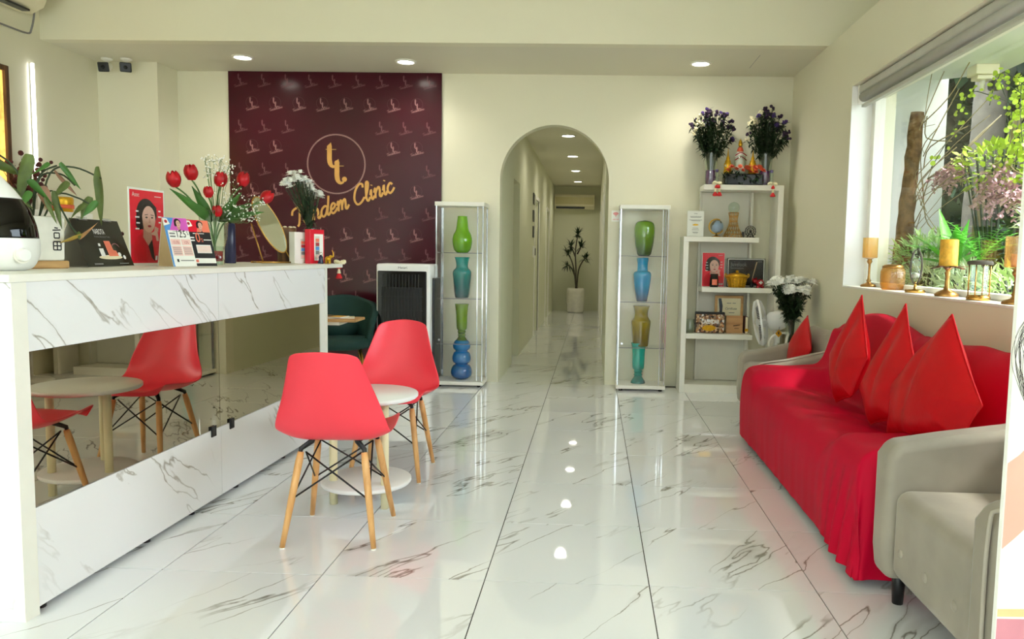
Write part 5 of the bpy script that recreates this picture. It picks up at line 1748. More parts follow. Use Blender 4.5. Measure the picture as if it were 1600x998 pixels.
# white chrysanthemums standing behind the red box
hd = []
for k in range(46):
    f = k / 45
    u = -.19 + .27 * f + rnd(-.02, .02)
    hd.append(tuple(DV(u, .565 - .75 * max(0, u + .12) * .75 - (.05 if u < -.16 else 0) + rnd(-.03, .02), rnd(-.05, .05))))
bouquet('white chrysanthemums with dark stems behind the red gift box', (-1.90, 5.05, Z), hd, .22, nleaf=300, leafz=(.0, .85), mouth=.035, scale=.9, lw=.012, bloom=1.25)
glass_vase('slim clear vase of white chrysanthemums hidden behind the gift boxes', -1.90, 5.05, Z, [(.035, 0), (.036, .1), (.038, .23)])

# little ornaments and garland at the end
def garland(label, x, y, z, L=.11, two=False):
    t = thing('flower_garland', label, 'garland', (x, y, z), 0, 'flower garlands with red tassels')
    mb = MB()
    for k in range(14):
        a = 2 * PI * k / 14
        mb.ell((.032 * math.cos(a), .02 * math.sin(a), .0 + .006 * math.sin(2 * a)), .011, 7, 5)
    mb.build('white_blossom_ring', M['garw'], t)
    for s_ in ((-1, 1) if two else (0,)):
        x0 = s_ * .018
        mb = MB(); mb.tube([(x0 * .3, -.02, -.005), (x0, -.024, -L * .62)], .003, 6); mb.build('string', M['garw'], t)
        mb = MB(); mb.lathe([(.004, -.005), (.014, -.02), (.016, -.032), (.004, -.036)], 12, c=(x0 * .5, -.022, -.01)); mb.build('red_knot', M['garn'], t)
        mb = MB(); mb.lathe([(.005, .0), (.010, -.018), (.013, -.034), (.004, -.036)], 12, c=(x0 * .8, -.023, -.042)); mb.build('pale_bead', M['garw'], t)
        mb = MB(); mb.lathe([(.005, .0), (.016, -.018), (.024, -.034), (.016, -.040), (.003, -.036)], 12, c=(x0, -.024, -.072)); mb.build('red_tassel', M['garn'], t)
    return t


garland('white and red flower garland hanging off the far end of the desk', -1.715, 5.085, Z + .012, .12)
t = thing('figurine', 'tiny gold elephant figurine with raised trunk at desk end', 'figurine', (-1.775, 5.02, Z))
mb = MB(); mb.ell((0, 0, .032), (.020, .015, .018), 12, 8); mb.build('body', M['goldp'], t)
mb = MB(); mb.ell((.018, 0, .046), (.012, .011, .012), 10, 7); mb.tube(smooth_path([(.026, 0, .045), (.036, 0, .05), (.036, 0, .075), (.028, 0, .09)], 4), [.006] * 5 + [.004] * 4 + [.003] * 4, 7); mb.build('head_and_trunk', M['goldp'], t)
for a, b in ((-.011, -.008), (-.011, .008), (.011, -.008), (.011, .008)):
    mb = MB(); mb.cyl((a, b, 0), (a, b, .025), .0055, n=8); mb.build('leg', M['goldp'], t)
t = thing('figurine', 'tiny dark figurine beside the red gift box at desk end', 'figurine', (-1.80, 4.955, Z))
mb = MB(); mb.lathe([(.018, 0), (.020, .008), (.012, .03), (.014, .045), (.006, .055), (.0001, .056)], 14); mb.build('body', M['navy'], t)
mb = MB(); mb.ell((0, 0, .065), .012, 10, 7); mb.build('head', M['silver'], t)
t = thing('dried_bunch', 'dark red dried bunch behind the black calendar', 'dried flowers', (-2.36, 3.55, Z))
mb = MB()
for k in range(50):
    d = Vector((rnd(-.6, .6), rnd(-.7, .7), 1)).normalized(); L = rnd(.05, .2)
    mb.tube([(0, 0, 0), tuple(d * L)], .0018, 4); mb.ell(tuple(d * L), rnd(.008, .014), 6, 4)
tag(mb.build('dried_heads', bpy.data.materials['dried_maroon'], t), kind='stuff')
# ================================================================== CORRIDOR END: plant, wall unit
t = thing('wall_unit', 'cream wall air conditioner above the plant at the corridor end', 'air conditioner', (-.43, HE, 2.14))
mb = MB(); mb.prism([(0, 0), (0, .31), (-.18, .31), (-.22, .26), (-.22, .07), (-.16, 0)], -.42, .43, 'YZ'); mb.build('housing', M['acplastic'], t, bev=.012, seg=3)
mb = MB(); mb.box(-.38, .22, -.215, -.16, .012, .05); mb.build('air_slot', M['dark'], t)
mb = MB(); mb.box(-.40, .41, -.2225, -.219, .10, .25); mb.build('glossy_cover', mat('ac_gloss', (206, 196, 150), .06, var=.02), t)

t = thing('planter', 'tall white tapered planter at the far end of the corridor', 'plant pot', (-.36, 15.72, 0))
mb = MB(); mb.lathe([(.14, 0), (.165, .02), (.19, .25), (.185, .42), (.168, .50), (.155, .50), (.15, .45), (.0001, .44)], 36); mb.build('pot', M['potwhite'], t)
mb = MB(); mb.lathe([(.0001, .455), (.148, .45)], 24); mb.build('soil', M['soil'], t)
t = thing('dragon_tree', 'dark green branching dragon tree growing in the corridor planter', 'plant', (-.36, 15.72, .45))
tips = []
for b, pts in enumerate(([(0, 0, 0), (.0, 0, .4), (-.02, 0, .8), (.03, 0, 1.18)], [(.01, 0, 0), (-.03, .02, .35), (-.09, .02, .6), (-.19, 0, .78)], [(.02, .02, 0), (.05, 0, .4), (.13, 0, .6), (.21, 0, .68)], [(-.02, 0, .3), (-.07, 0, .42), (-.13, .0, .50), (-.20, 0, .52)],
                     [(-.02, 0, .7), (-.07, 0, .82), (-.12, 0, .95)], [(.02, 0, .75), (.07, 0, .85), (.10, 0, .93)])):
    P = smooth_path(pts, 5)
    mb = MB(); mb.tube(P, [.016 * (1 - .35 * i / len(P)) for i in range(len(P))], 8); mb.build('cane', M['barkd'], t)
    tips.append((P[-1], (P[-1] - P[-3]).normalized()))
for p, d in tips:
    mb = MB()
    for k in range(34):
        dd = (d * rnd(.1, 1.2) + rdir() * .9).normalized()
        leaf_strip(mb, p - d * rnd(0, .06), dd, rnd(.12, .2), .028, .7, 3)
    tag(mb.build('leaf_rosette', M['leafd'], t), kind='stuff')

# ================================================================== ON THE SHELF UNIT
YS = 6.74
z1, z2, z3, z4 = 1.812, 1.365, .930, .522


def statice(label, x, y, z, spread, h, mix):
    hd = []
    for k in range(46):
        f = rnd(-1, 1); g_ = rnd(0, 1)
        hd.append((f * spread, rnd(-.10, .06), h - .14 * f * f - rnd(0, .16)))
    t = thing('bouquet', label, 'dried flowers', (x, y, z), 0, 'dried bouquets on the shelf top')
    ms, ml, mp, mdp, mw_ = MB(), MB(), MB(), MB(), MB()
    for k, (a, b, c) in enumerate(hd):
        p = Vector((a, b, c)); m_ = Vector((max(-.04, min(.04, a * .25)), b * .2, .24))
        ms.tube(smooth_path([(a * .1, b * .1, .02), m_, m_.lerp(p, .6), p], 3), .0026, 4)
        for q in range(30):
            f = rnd(.08, .97); s_ = m_.lerp(p, f)
            leaf_strip(ml, s_, Vector((rnd(-1, 1), rnd(-1, 1), rnd(-.6, .8))), rnd(.035, .07), .018, .6, 2)
        left = a < -.06 * spread / .17
        tgt = (mw_ if (k % 3 and a < -.35 * spread) else (mp if k % 4 == 0 else mdp))
        for q in range(5):
            tgt.ell((a + rnd(-.014, .014), b + rnd(-.014, .014), c + rnd(-.012, .014)), rnd(.008, .015), 6, 4)
    tag(ms.build('stems', M['stemd'], t), kind='stuff'); tag(ml.build('foliage', M['leafd'], t), kind='stuff')
    tag(mp.build('violet_heads', M['purple'], t), kind='stuff'); tag(mdp.build('dark_heads', M['purpled'], t), kind='stuff')
    tag(mw_.build('pale_heads', M['garw'], t), kind='stuff')


WP = (.046, .046, .13, M['purplew'])
glass_vase('clear square-shouldered glass vase with purple base, left on the shelf top', 1.005, YS, z1, [(.05, 0), (.052, .02), (.054, .15), (.056, .28)], water=WP)
glass_vase('clear glass vase with purple base, right on the shelf top', 1.475, YS, z1, [(.05, 0), (.052, .02), (.054, .15), (.056, .28)], water=WP)
statice('dried purple and pale bouquet, left one on top of the shelf', 1.005, YS, z1, .185, .68, 1)
statice('dried purple bouquet, right one on top of the shelf by the corner', 1.475, YS, z1, .18, .67, 2)

t = thing('shrine_tray', 'black leafy offering tray with orange flowers on top of the shelf', 'offering', (1.275, YS - .02, z1))
mb = MB(); mb.box(-.16, .17, -.06, .06, 0, .10); mb.build('black_trough', M['blackgloss'], t, bev=.01)
mb = MB()
for k in range(70):
    leaf_strip(mb, (rnd(-.17, .17), rnd(-.07, .0), rnd(.02, .10)), Vector((rnd(-.6, .6), rnd(-1, 0), rnd(-.6, .8))), rnd(.05, .08), .022, .8, 2)
tag(mb.build('dark_leaves', M['leafd'], t), kind='stuff')
OR = MB()
for layer in range(3):
    for k in range(7):
        a = 2 * PI * k / 7 + layer * .4
        leaf_strip(OR, (0, 0, .004 * layer), Vector((math.cos(a), math.sin(a), .25 + .45 * layer)), .038 - .008 * layer, .024, .3, 2)
orm = OR.mesh('orange_blossom', M['orange'])
for x, z, s_ in ((-.135, .125, .9), (-.10, .155, .8), (-.06, .135, 1), (-.01, .12, 1), (.03, .145, 1.1), (.06, .115, .9), (.10, .15, 1), (.14, .155, 1), (.165, .125, .9), (.11, .115, .8), (-.03, .16, .7)):
    o = bpy.data.objects.new('orange_blossom', orm); COL.objects.link(o); o.parent = t
    o.location = (x, -.035 + rnd(-.02, .02), z); o.rotation_euler = (rnd(.3, 1.0), rnd(-.4, .4), rnd(0, 3)); o.scale = (s_, s_, s_)
mb = MB(); mb.lathe([(.05, .10), (.052, .22), (.045, .25), (.02, .27), (.0001, .275)], 20, c=(-.015, .03, 0)); mb.build('clear_dome', M['glassware'], t)

t = thing('statuette', 'small gold seated statuette with orange collar in the middle of the offerings', 'statuette', (1.258, YS + .03, z1 + .10))
mb = MB(); mb.lathe([(.055, 0), (.06, .02), (.05, .06), (.034, .08), (.04, .12), (.044, .17), (.028, .20), (.014, .21)], 18); mb.build('body', M['ceramic'], t)
mb = MB(); mb.lathe([(.03, .195), (.028, .215), (.016, .24)], 14); mb.build('orange_collar', M['orange'], t)
mb = MB(); mb.ell((0, 0, .262), (.018, .018, .024), 12, 8); mb.lathe([(.016, .275), (.012, .29), (.004, .305), (.0001, .315)], 12); mb.build('gold_head', M['goldp'], t)
mb = MB(); mb.tube(smooth_path([(-.05, -.045, .12), (0, -.055, .15), (.05, -.045, .12)], 4), .004, 6); mb.tube(smooth_path([(-.05, -.045, .16), (0, -.055, .185), (.05, -.045, .16)], 4), .004, 6); mb.build('dark_sash', M['reda'], t)
for lb, x in (('small gold pagoda ornament left of the seated statuette', 1.153), ('small gold pagoda ornament right of the seated statuette', 1.368)):
    t = thing('pagoda', lb, 'ornament', (x, YS + .02, z1 + .10), 0, 'gold pagodas on the shelf top')
    mb = MB(); mb.lathe([(.034, 0), (.036, .03), (.030, .06), (.034, .075), (.032, .095), (.024, .105), (.026, .115), (.014, .13), (.016, .14), (.008, .16), (.004, .20), (.0001, .235)], 18); mb.build('spire', M['goldp'], t)
    mb = MB(); mb.ell((0, -.02, .075), (.03, .012, .018), 10, 6); mb.build('petal_skirt', M['orange'] if x > 1.2 else M['garw'], t)
for lb, x in (('tiny cut-glass flower holder at left front of the shelf top', 1.045), ('tiny cut-glass flower holder at right front of the shelf top', 1.512)):
    t = thing('glass_holder', lb, 'glass', (x, YS - .085, z1), 0, 'tiny glass holders')
    mb = MB(); mb.lathe([(.018, 0), (.008, .015), (.016, .03), (.018, .055), (.010, .06), (.018, .075), (.016, .115), (.02, .13)], 8, smooth=False); mb.build('cut_glass', M['glassware'], t)
    mb = MB(); mb.ell((0, 0, .12), (.016, .016, .014), 8, 5); mb.build('posy', M['purple'], t)
garland('white and red flower garland hanging over the left front of the shelf top', 1.045, 6.62, z1 + .012, .11, two=True)
garland('white and red flower garland hanging over the right front of the shelf top', 1.515, 6.62, z1 + .012, .11)

# second shelf
t = thing('certificate', 'white certificate in a clear acrylic stand on the upper left shelf', 'certificate', (.885, YS - .02, z2))
mb = MB(); mb.box(-.072, .072, 0, .004, .0, .225); mb.build('paper_sheet', M['paper'], t)
mb = MB(); mb.box(-.078, .078, -.006, -.003, 0, .232); mb.box(-.078, .078, -.05, .02, 0, .004); mb.build('acrylic_stand', M['pane'], t)
mb = MB()
for k, (z, w_) in enumerate(((.2, .03), (.175, .10), (.168, .09), (.145, .11), (.138, .08), (.075, .05), (.06, .06), (.04, .05), (.032, .04))):
    mb.flat([(-w_ / 2, z), (w_ / 2, z), (w_ / 2, z + .0035), (-w_ / 2, z + .0035)], -.0006)
mb.build('printed_lines', M['inkg'], t)
mb = MB(); mb.flat(ellipse(0, .105, .024, .008, 14), -.0006); mb.flat([(-.03, .102), (.03, .102), (.024, .108), (-.024, .108)], -.0007); mb.build('printed_emblem', M['goldp'], t)

t = thing('desk_globe', 'small globe with pale blue seas in a gold ring stand', 'globe', (1.067, YS - .02, z2))
gm, nt_, b_ = principled('globe_map')
n_ = nt_.nodes.new('ShaderNodeTexNoise'); n_.inputs['Scale'].default_value = 16; n_.inputs['Detail'].default_value = 4
tc_ = nt_.nodes.new('ShaderNodeTexCoord'); nt_.links.new(tc_.outputs['Object'], n_.inputs['Vector'])
r_ = nt_.nodes.new('ShaderNodeValToRGB'); r_.color_ramp.interpolation = 'CONSTANT'
r_.color_ramp.elements[0].color = s2l((150, 172, 196)) + (1,); r_.color_ramp.elements[1].color = s2l((112, 104, 84)) + (1,); r_.color_ramp.elements[1].position = .53
nt_.links.new(n_.outputs['Fac'], r_.inputs['Fac']); nt_.links.new(r_.outputs[0], b_.inputs['Base Color']); b_.inputs['Roughness'].default_value = .3
mb = MB(); mb.ell((.005, 0, .095), .056, 24, 16); mb.build('sphere', gm, t)
mb = MB(); mb.tube([(.0 + .064 * math.cos(a), 0, .093 + .064 * math.sin(a)) for a in [math.radians(60 + 10 * k) for k in range(28)]], .005, 8); mb.build('gold_ring', M['goldp'], t)
mb = MB(); mb.lathe([(.04, 0), (.042, .006), (.02, .012), (.008, .02), (.008, .035)], 20); mb.build('foot', M['brass'], t)

t = thing('wire_tower', 'woven gold wire tower holding a crystal ball on the shelf', 'ornament', (1.213, YS - .02, z2))
def tr(z): return .034 + .055 * max(0, 1 - z / .13) ** 1.3 + .010 * max(0, (z - .16) / .06)
mb = MB()
for k in range(16):
    for s_ in (1, -1):
        mb.tube([(tr(.215 * q / 8) * math.cos(2 * PI * k / 16 + s_ * q * .13), tr(.215 * q / 8) * math.sin(2 * PI * k / 16 + s_ * q * .13), .215 * q / 8) for q in range(9)], .0022, 4)
for z in (.004, .03, .06, .10, .14, .18, .215):
    mb.tube([(tr(z) * math.cos(2 * PI * k / 20), tr(z) * math.sin(2 * PI * k / 20), z) for k in range(21)], .0022, 4, cap=False)
tag(mb.build('wire_weave', M['brass'], t), kind='stuff')
mb = MB(); mb.ell((0, 0, .258), .05, 24, 16); mb.build('crystal_ball', M['glassware'], t)
t = thing('black_tag', 'tiny dark card beside the foot of the gold wire tower', 'card', (1.296, YS - .05, z2))
mb = MB(); mb.box(-.012, .012, 0, .008, 0, .05); mb.build('card', M['dark'], t, bev=.002)

t = thing('ferris_wheel', 'miniature dark metal ferris wheel ornament on the shelf', 'ornament', (1.362, YS - .03, z2))
mb = MB()
for rr in (.045, .030):
    for yy in (-.008, .008): mb.tube([(rr * math.cos(2 * PI * k / 24), yy, .058 + rr * math.sin(2 * PI * k / 24)) for k in range(25)], .002, 5, cap=False)
for k in range(12):
    a = 2 * PI * k / 12
    mb.tube([(0, 0, .058), (.045 * math.cos(a), 0, .058 + .045 * math.sin(a))], .0014, 4)
mb.build('wheel', M['dark'], t)
for k in range(12):
    a = 2 * PI * k / 12
    mb = MB(); mb.ell((.047 * math.cos(a), 0, .054 + .047 * math.sin(a)), .005, 7, 5); mb.build('gondola', M['barkd'], t)
mb = MB()
for yy in (-.014, .014): mb.tube([(-.03, yy, .0), (0, yy * .7, .058), (.03, yy, 0)], .003, 5)
mb.box(-.04, .04, -.02, .02, 0, .006); mb.build('stand', M['dark'], t)

# third shelf
t = thing('framed_poster', 'red portrait poster of a dark-haired woman in a frame on the shelf', 'poster', (1.06, YS + .03, z3))
mb = MB(); mb.box(-.10, .10, 0, .008, 0, .30); mb.build('backing', M['paper'], t)
mb = MB(); mb.box(-.105, .105, -.008, -.004, 0, .305); mb.build('acrylic_front', M['pane'], t)
g = thing('poster_print', None, None); g.parent = t; g.location = (0, -.0004, .003)
red_poster(g, .192, .295, 0)
t = thing('candle_jar', 'small black jar with an orange label in front of the red poster', 'jar', (1.055, YS - .07, z3))
mb = MB(); mb.lathe([(.034, 0), (.037, .004), (.037, .085), (.033, .09), (.033, .115), (.0001, .116)], 24); mb.build('jar', M['blackgloss'], t)
mb = MB(); mb.lathe([(.0376, .02), (.0376, .07)], 40); mb.f = mb.f[26:34]; mb.sm = mb.sm[26:34]; mb.mi = mb.mi[26:34]; mb.build('orange_label', M['salmon'], t)
t = thing('lidded_basket', 'round gold woven basket with a domed lid on the shelf', 'basket', (1.258, YS - .04, z3))
P = []
mb = MB()
for layer in range(7):
    z0 = .008 + layer * .013
    r = .066 + .020 * layer / 7
    mb.tube([((r + .003 * (1 if (k + layer) % 2 else -1)) * math.cos(2 * PI * k / 32), (r + .003 * (1 if (k + layer) % 2 else -1)) * math.sin(2 * PI * k / 32), z0) for k in range(33)], .0058, 5, cap=False)
for k in range(16):
    a = 2 * PI * k / 16
    mb.tube([(.067 * math.cos(a), .067 * math.sin(a), 0), (.088 * math.cos(a), .088 * math.sin(a), .095)], .005, 5)
mb.build('woven_side', M['goldp'], t)
mb = MB(); mb.lathe([(.062, .0), (.082, .092)], 32); mb.build('inner_wall', M['woodd'], t)
mb = MB(); mb.lathe([(.095, .093), (.098, .10), (.07, .118), (.03, .128), (.012, .13), (.013, .145), (.0001, .15)], 32); mb.build('lid', M['goldp'], t)
for s_ in (-1, 1):
    mb = MB(); mb.tube(smooth_path([(s_ * .088, 0, .08), (s_ * .105, 0, .10), (s_ * .10, 0, .12), (s_ * .085, 0, .10)], 4), .004, 6); mb.build('ear_handle', M['goldp'], t)
t = thing('framed_sign', 'dark landscape sign with pale writing in a clear frame on the shelf', 'sign', (1.352, YS + .05, z3))
mb = MB(); mb.box(-.165, .165, 0, .01, .0, .255); mb.build('dark_board', M['ink'], t)
mb = MB(); frame_boxes(mb, -.160, .160, .008, .250, .006, -.002, 0); mb.build('white_border', M['paper'], t)
mb = MB(); mb.box(-.172, .172, -.009, -.005, 0, .262); mb.build('acrylic_front', M['pane'], t)
text_mb('Juvederm', .05, Matrix.Translation((-.135, -.0022, .185)), .15).build('lettering', M['inkg'], t) if False else text_mb('Juvelook', .05, Matrix.Translation((-.135, -.0022, .185)), .14).build('lettering', M['inkg'], t)
mb = MB(); mb.flat([(-.135, .165), (-.02, .165), (-.02, .169), (-.135, .169)], -.0022); mb.flat([(-.135, .12), (.02, .12), (.02, .123), (-.135, .123)], -.0022); mb.flat([(.10, .225), (.14, .225), (.14, .23), (.10, .23)], -.0022); mb.build('printed_lines', M['inkg'], t)
mb = MB(); mb.flat([(.05, .06), (.056, .06), (.098, .225), (.088, .225)], -.0022); mb.build('printed_needle', M['kraft'], t)
t = thing('figurine', 'dark red toy bear with a white cross on its chest', 'toy', (1.457, YS - .06, z3))
mb = MB(); mb.ell((0, 0, .042), (.034, .028, .036), 14, 10); mb.build('body', M['reda'], t)
mb = MB(); mb.ell((-.045, 0, .06), (.024, .022, .022), 12, 8); mb.ell((-.062, .0, .078), .008, 8, 6); mb.ell((-.036, 0, .083), .008, 8, 6); mb.build('head', M['reda'], t)
for a, b in ((-.02, -.012), (-.02, .012), (.02, -.012), (.02, .012)):
    mb = MB(); mb.cyl((a, b, 0), (a, b, .02), .010, n=10); mb.build('leg', M['reda'], t)
mb = MB(); mb.box(-.005, .005, -.033, -.024, .034, .062); mb.box(-.014, .014, -.033, -.024, .0435, .0525); mb.build('white_cross', M['paper'], t)
t = thing('figurine', 'tiny black toy figure between the gold basket and the red bear', 'toy', (1.385, YS - .05, z3))
mb = MB(); mb.ell((0, 0, .022), (.018, .014, .022), 10, 8); mb.ell((.004, 0, .05), .012, 10, 7); mb.build('body', M['black'], t)

# fourth shelf
cm, nt_, b_ = principled('collage_print')
tc_ = nt_.nodes.new('ShaderNodeTexCoord'); v_ = nt_.nodes.new('ShaderNodeTexVoronoi'); v_.inputs['Scale'].default_value = 60
nt_.links.new(tc_.outputs['Object'], v_.inputs['Vector'])
r_ = nt_.nodes.new('ShaderNodeValToRGB')
for p_, c_ in ((.0, (40, 26, 24)), (.3, (150, 96, 60)), (.5, (226, 196, 150)), (.68, (70, 60, 70)), (.85, (210, 150, 90))):
    e = r_.color_ramp.elements.new(p_); e.color = s2l(c_) + (1,)
sx_ = nt_.nodes.new('ShaderNodeSeparateColor'); nt_.links.new(v_.outputs['Color'], sx_.inputs[0]); nt_.links.new(sx_.outputs[0], r_.inputs['Fac'])
nt_.links.new(r_.outputs[0], b_.inputs['Base Color']); b_.inputs['Roughness'].default_value = .3
t = thing('boxed_calendar', 'dark boxed calendar with a busy gold collage picture on lower shelf', 'calendar', (1.04, YS - .03, z4))
mb = MB(); mb.box(-.128, .128, 0, .06, 0, .185); mb.build('box', M['ink'], t, bev=.002)
mb = MB(); mb.box(-.124, .122, -.0015, 0, .004, .165); mb.build('collage_print', cm, t)
text_mb('CALENDAR', .05, Matrix.Translation((-.075, -.0035, .085)), .155, bold=.002).build('lettering', M['inkw'], t)
text_mb('2024', .04, Matrix.Translation((.02, -.0035, .06)), .06).build('lettering', M['inkw'], t) if False else None
mb = MB(); mb.flat(ellipse(-.01, .045, .06, .026, 18), -.003); mb.build('print_gold_shape', M['goldp'], t)
t = thing('framed_certificate', 'framed certificate in pale wood behind the boxed calendar', 'certificate', (1.215, YS + .06, z4))
mb = MB(); frame_boxes(mb, -.125, .125, 0, .33, .022, -.012, .008); mb.build('wooden_frame', M['woodl'], t, bev=.002)
mb = MB(); mb.box(-.105, .105, -.004, .004, .02, .312); mb.build('paper_sheet', M['paperc'], t)
mb = MB(); mb.flat([(-.095, .305), (-.07, .305), (-.055, .24), (-.06, .16), (-.085, .12), (-.095, .12), (-.082, .2)], -.0046); mb.build('print_dark_swoosh', mat('slate_ink', (62, 78, 86), .4), t)
text_mb('Certificate', .03, Matrix.Translation((-.035, -.0046, .205)), .105, shear=.3).build('lettering', M['ink'], t)
mb = MB()
for z, a, b in ((.26, -.02, .02), (.26, .03, .06), (.175, .0, .05), (.145, -.03, .08), (.09, -.01, .07), (.06, .02, .06)):
    mb.flat([(a, z), (b, z), (b, z + .006), (a, z + .006)], -.0046)
mb.build('printed_lines', M['inkg'], t)
mb = MB(); mb.box(-.104, .104, -.0105, -.0095, .02, .312); mb.build('frame_glass', M['pane'], t)
t = thing('wooden_plaque', 'engraved reddish wooden plaque leaning in front of the framed certificate', 'plaque', (1.262, YS + .015, z4))
mb = MB(); mb.box(-.075, .075, 0, .014, 0, .155); mb.build('board', wood('plaque_wood', (214, 168, 118), (190, 140, 92), .4, 'X', 6), t, bev=.003)
mb = MB(); mb.flat([(-.01, .06), (.05, .07), (.05, .078), (-.01, .07)], -.0006); mb.flat([(.0, .04), (.04, .04), (.04, .045), (.0, .045)], -.0006); mb.build('engraving', M['woodd'], t)
t = thing('book', 'dark red-brown book standing at the right end of lower shelf', 'book', (1.362, YS - .02, z4))
mb = MB(); mb.box(-.014, .014, 0, .14, 0, .15); mb.build('cover', mat('book_cover', (96, 52, 46), .5), t, bev=.002)
mb = MB(); mb.box(-.011, .011, -.0004, .141, .003, .147); mb.build('pages', M['paperc'], t)
mb = MB(); mb.box(-.0145, .0145, -.0012, .0, .02, .045); mb.build('spine_band', M['goldp'], t)
t = thing('glass_jar', 'clear round glass jar at the left end of the lower shelf', 'jar', (.865, YS - .02, z4))
mb = MB(); mb.lathe([(.03, 0), (.045, .02), (.048, .06), (.035, .10), (.036, .12)], 20); mb.build('glass_body', M['glassware'], t)

# ================================================================== CORNER: fan, side stand, mums
t = thing('pedestal_fan', 'white pedestal fan turned sideways in front of the shelf', 'fan', (1.47, 6.22, 0), -.14)
T = Matrix.Translation((-.10, 0, .665)) @ Matrix.Rotation(math.radians(-9), 4, 'Y')
mb = MB()
for k in range(80):
    a = 2 * PI * k / 80
    c, s_ = math.cos(a), math.sin(a)
    P_ = [(-.05, .03 * c, .03 * s_), (-.048, .10 * c, .10 * s_), (-.028, .175 * c, .175 * s_), (0, .188 * c, .188 * s_)]
    mb.tube([T @ Vector(p) for p in P_], .0017, 4)
    P_ = [(.05, .05 * c, .05 * s_), (.048, .12 * c, .12 * s_), (.028, .175 * c, .175 * s_), (0, .188 * c, .188 * s_)]
    mb.tube([T @ Vector(p) for p in P_], .0017, 4)
tag(mb.build('wire_guard', M['plastic'], t), kind='stuff')
mb = MB(); mb.prism([(.186 * math.cos(2 * PI * k / 40), .186 * math.sin(2 * PI * k / 40)) for k in range(40)], -.008, .008, 'YZ', T=T)
mb.f = mb.f[2:]; mb.sm = mb.sm[2:]; mb.mi = mb.mi[2:]; mb.build('guard_ring', M['plastic'], t, solid=.008)
for k in range(5):
    a = 2 * PI * k / 5
    mb = MB(); mb.add([T @ Vector((.014 * s_, r_ * math.cos(a + s_ * .34), r_ * math.sin(a + s_ * .34))) for r_ in (.04, .15) for s_ in (-1, 1)], [(0, 1, 3, 2)]); mb.build('blade', M['dark'], t, solid=.003)
mb = MB(); mb.lathe([(.03, -.03), (.05, .055), (.075, .085), (.08, .16), (.065, .20), (.0001, .215)], 24, T=T @ Matrix.Rotation(math.radians(90), 4, 'Y')); mb.build('motor_housing', M['plastic'], t)
mb = MB(); mb.cyl((.03, 0, .0), (.03, 0, .60), .016); mb.build('pole', M['plastic'], t)
mb = MB(); mb.lathe([(.17, 0), (.175, .012), (.15, .03), (.03, .045), (.02, .06)], 36, c=(.03, 0, 0)); mb.build('base', M['plastic'], t)
mb = MB(); mb.box(.02, .06, -.05, -.0, .50, .60); mb.build('neck', M['plastic'], t, bev=.012)

t = thing('wire_stand', 'round white stand with bent tube legs under the corner flower vase', 'stand', (1.55, 5.96, 0))
mb = MB(); mb.lathe([(.0001, .40), (.15, .40), (.155, .41), (.15, .42), (.0001, .42)], 36); mb.build('round_top', M['white'], t)
for a in (2.6, .4, 4.3, 5.6):
    c, s_ = math.cos(a), math.sin(a)
    mb = MB(); mb.tube(smooth_path([(.17 * c, .15 * s_, 0), (.17 * c, .15 * s_, .45), (.16 * c, .14 * s_, .55), (.10 * c, .09 * s_, .60), (.0, .05, .605)], 6), .009, 8); mb.build('tube_leg', M['white'], t)
t = thing('yellow_label', 'yellow diamond tag hanging beside the white fan', 'tag', (1.435, 5.86, .615))
mb = MB(); mb.prism([(0, -.03), (.026, 0), (0, .03), (-.026, 0)], 0, .003, 'XZ'); mb.build('tag_card', M['goldp'], t)
mb = MB(); mb.prism([(-.004, -.008), (.004, -.008), (.004, .014), (-.004, .014)], -.0008, .0, 'XZ'); mb.build('printed_mark', M['ink'], t)
mb = MB(); mb.tube([(0, .0015, .028), (.01, .02, .05)], .0015, 5); mb.build('tag_string', M['ink'], t)

glass_vase('clear glass vase of white chrysanthemums in the corner behind the sofa', 1.55, 5.93, .42, [(.05, 0), (.05, .02), (.042, .1), (.048, .22), (.056, .30)])
hd = []
for k in range(52):
    a = rnd(0, 2 * PI); r = .19 * math.sqrt(rnd(0.03, 1))
    x, y = r * math.cos(a), r * .8 * math.sin(a)
    hd.append((x - .0, y, .60 - .9 * r * r + rnd(-.015, .02) - (.06 if y < -.05 and abs(x) < .1 else 0)))
bouquet('large white chrysanthemum bouquet in the corner beside the shelf', (1.55, 5.93, .42), hd, .29, nleaf=1300, leafz=(.0, .86), mouth=.05, scale=1.0, bloom=1.5)
# ================================================================== ON THE WINDOW SILL
ZS = WZ0


def goblet(label, x, y, h0=.155, cup=(.043, .115), cand=False):
    t = thing('candle_holder', label, 'candle holder', (x, y, ZS), 0, 'amber cup candle holders')
    mb = MB(); mb.lathe([(.050, 0), (.053, .006), (.045, .016), (.02, .024), (.012, .034), (.017, .042), (.010, .052), (.007, .08), (.0075, h0 - .04), (.014, h0 - .03), (.018, h0 - .02), (.012, h0 - .008), (.03, h0), (.0001, h0)], 28); mb.build('stem_and_foot', M['agold'], t)
    mb = MB(); mb.lathe([(.0001, h0 + .002), (cup[0] - .003, h0 + .002), (cup[0], h0 + .008), (cup[0], h0 + cup[1])], 32)
    mb.f.pop(); mb.sm.pop(); mb.mi.pop(); mb.build('amber_cup', M['amber'], t)
    if cand:
        mb = MB(); mb.lathe([(.024, h0 + .004), (.024, h0 + .06), (.0001, h0 + .058)], 20); mb.build('candle', M['candle'], t)
    return t


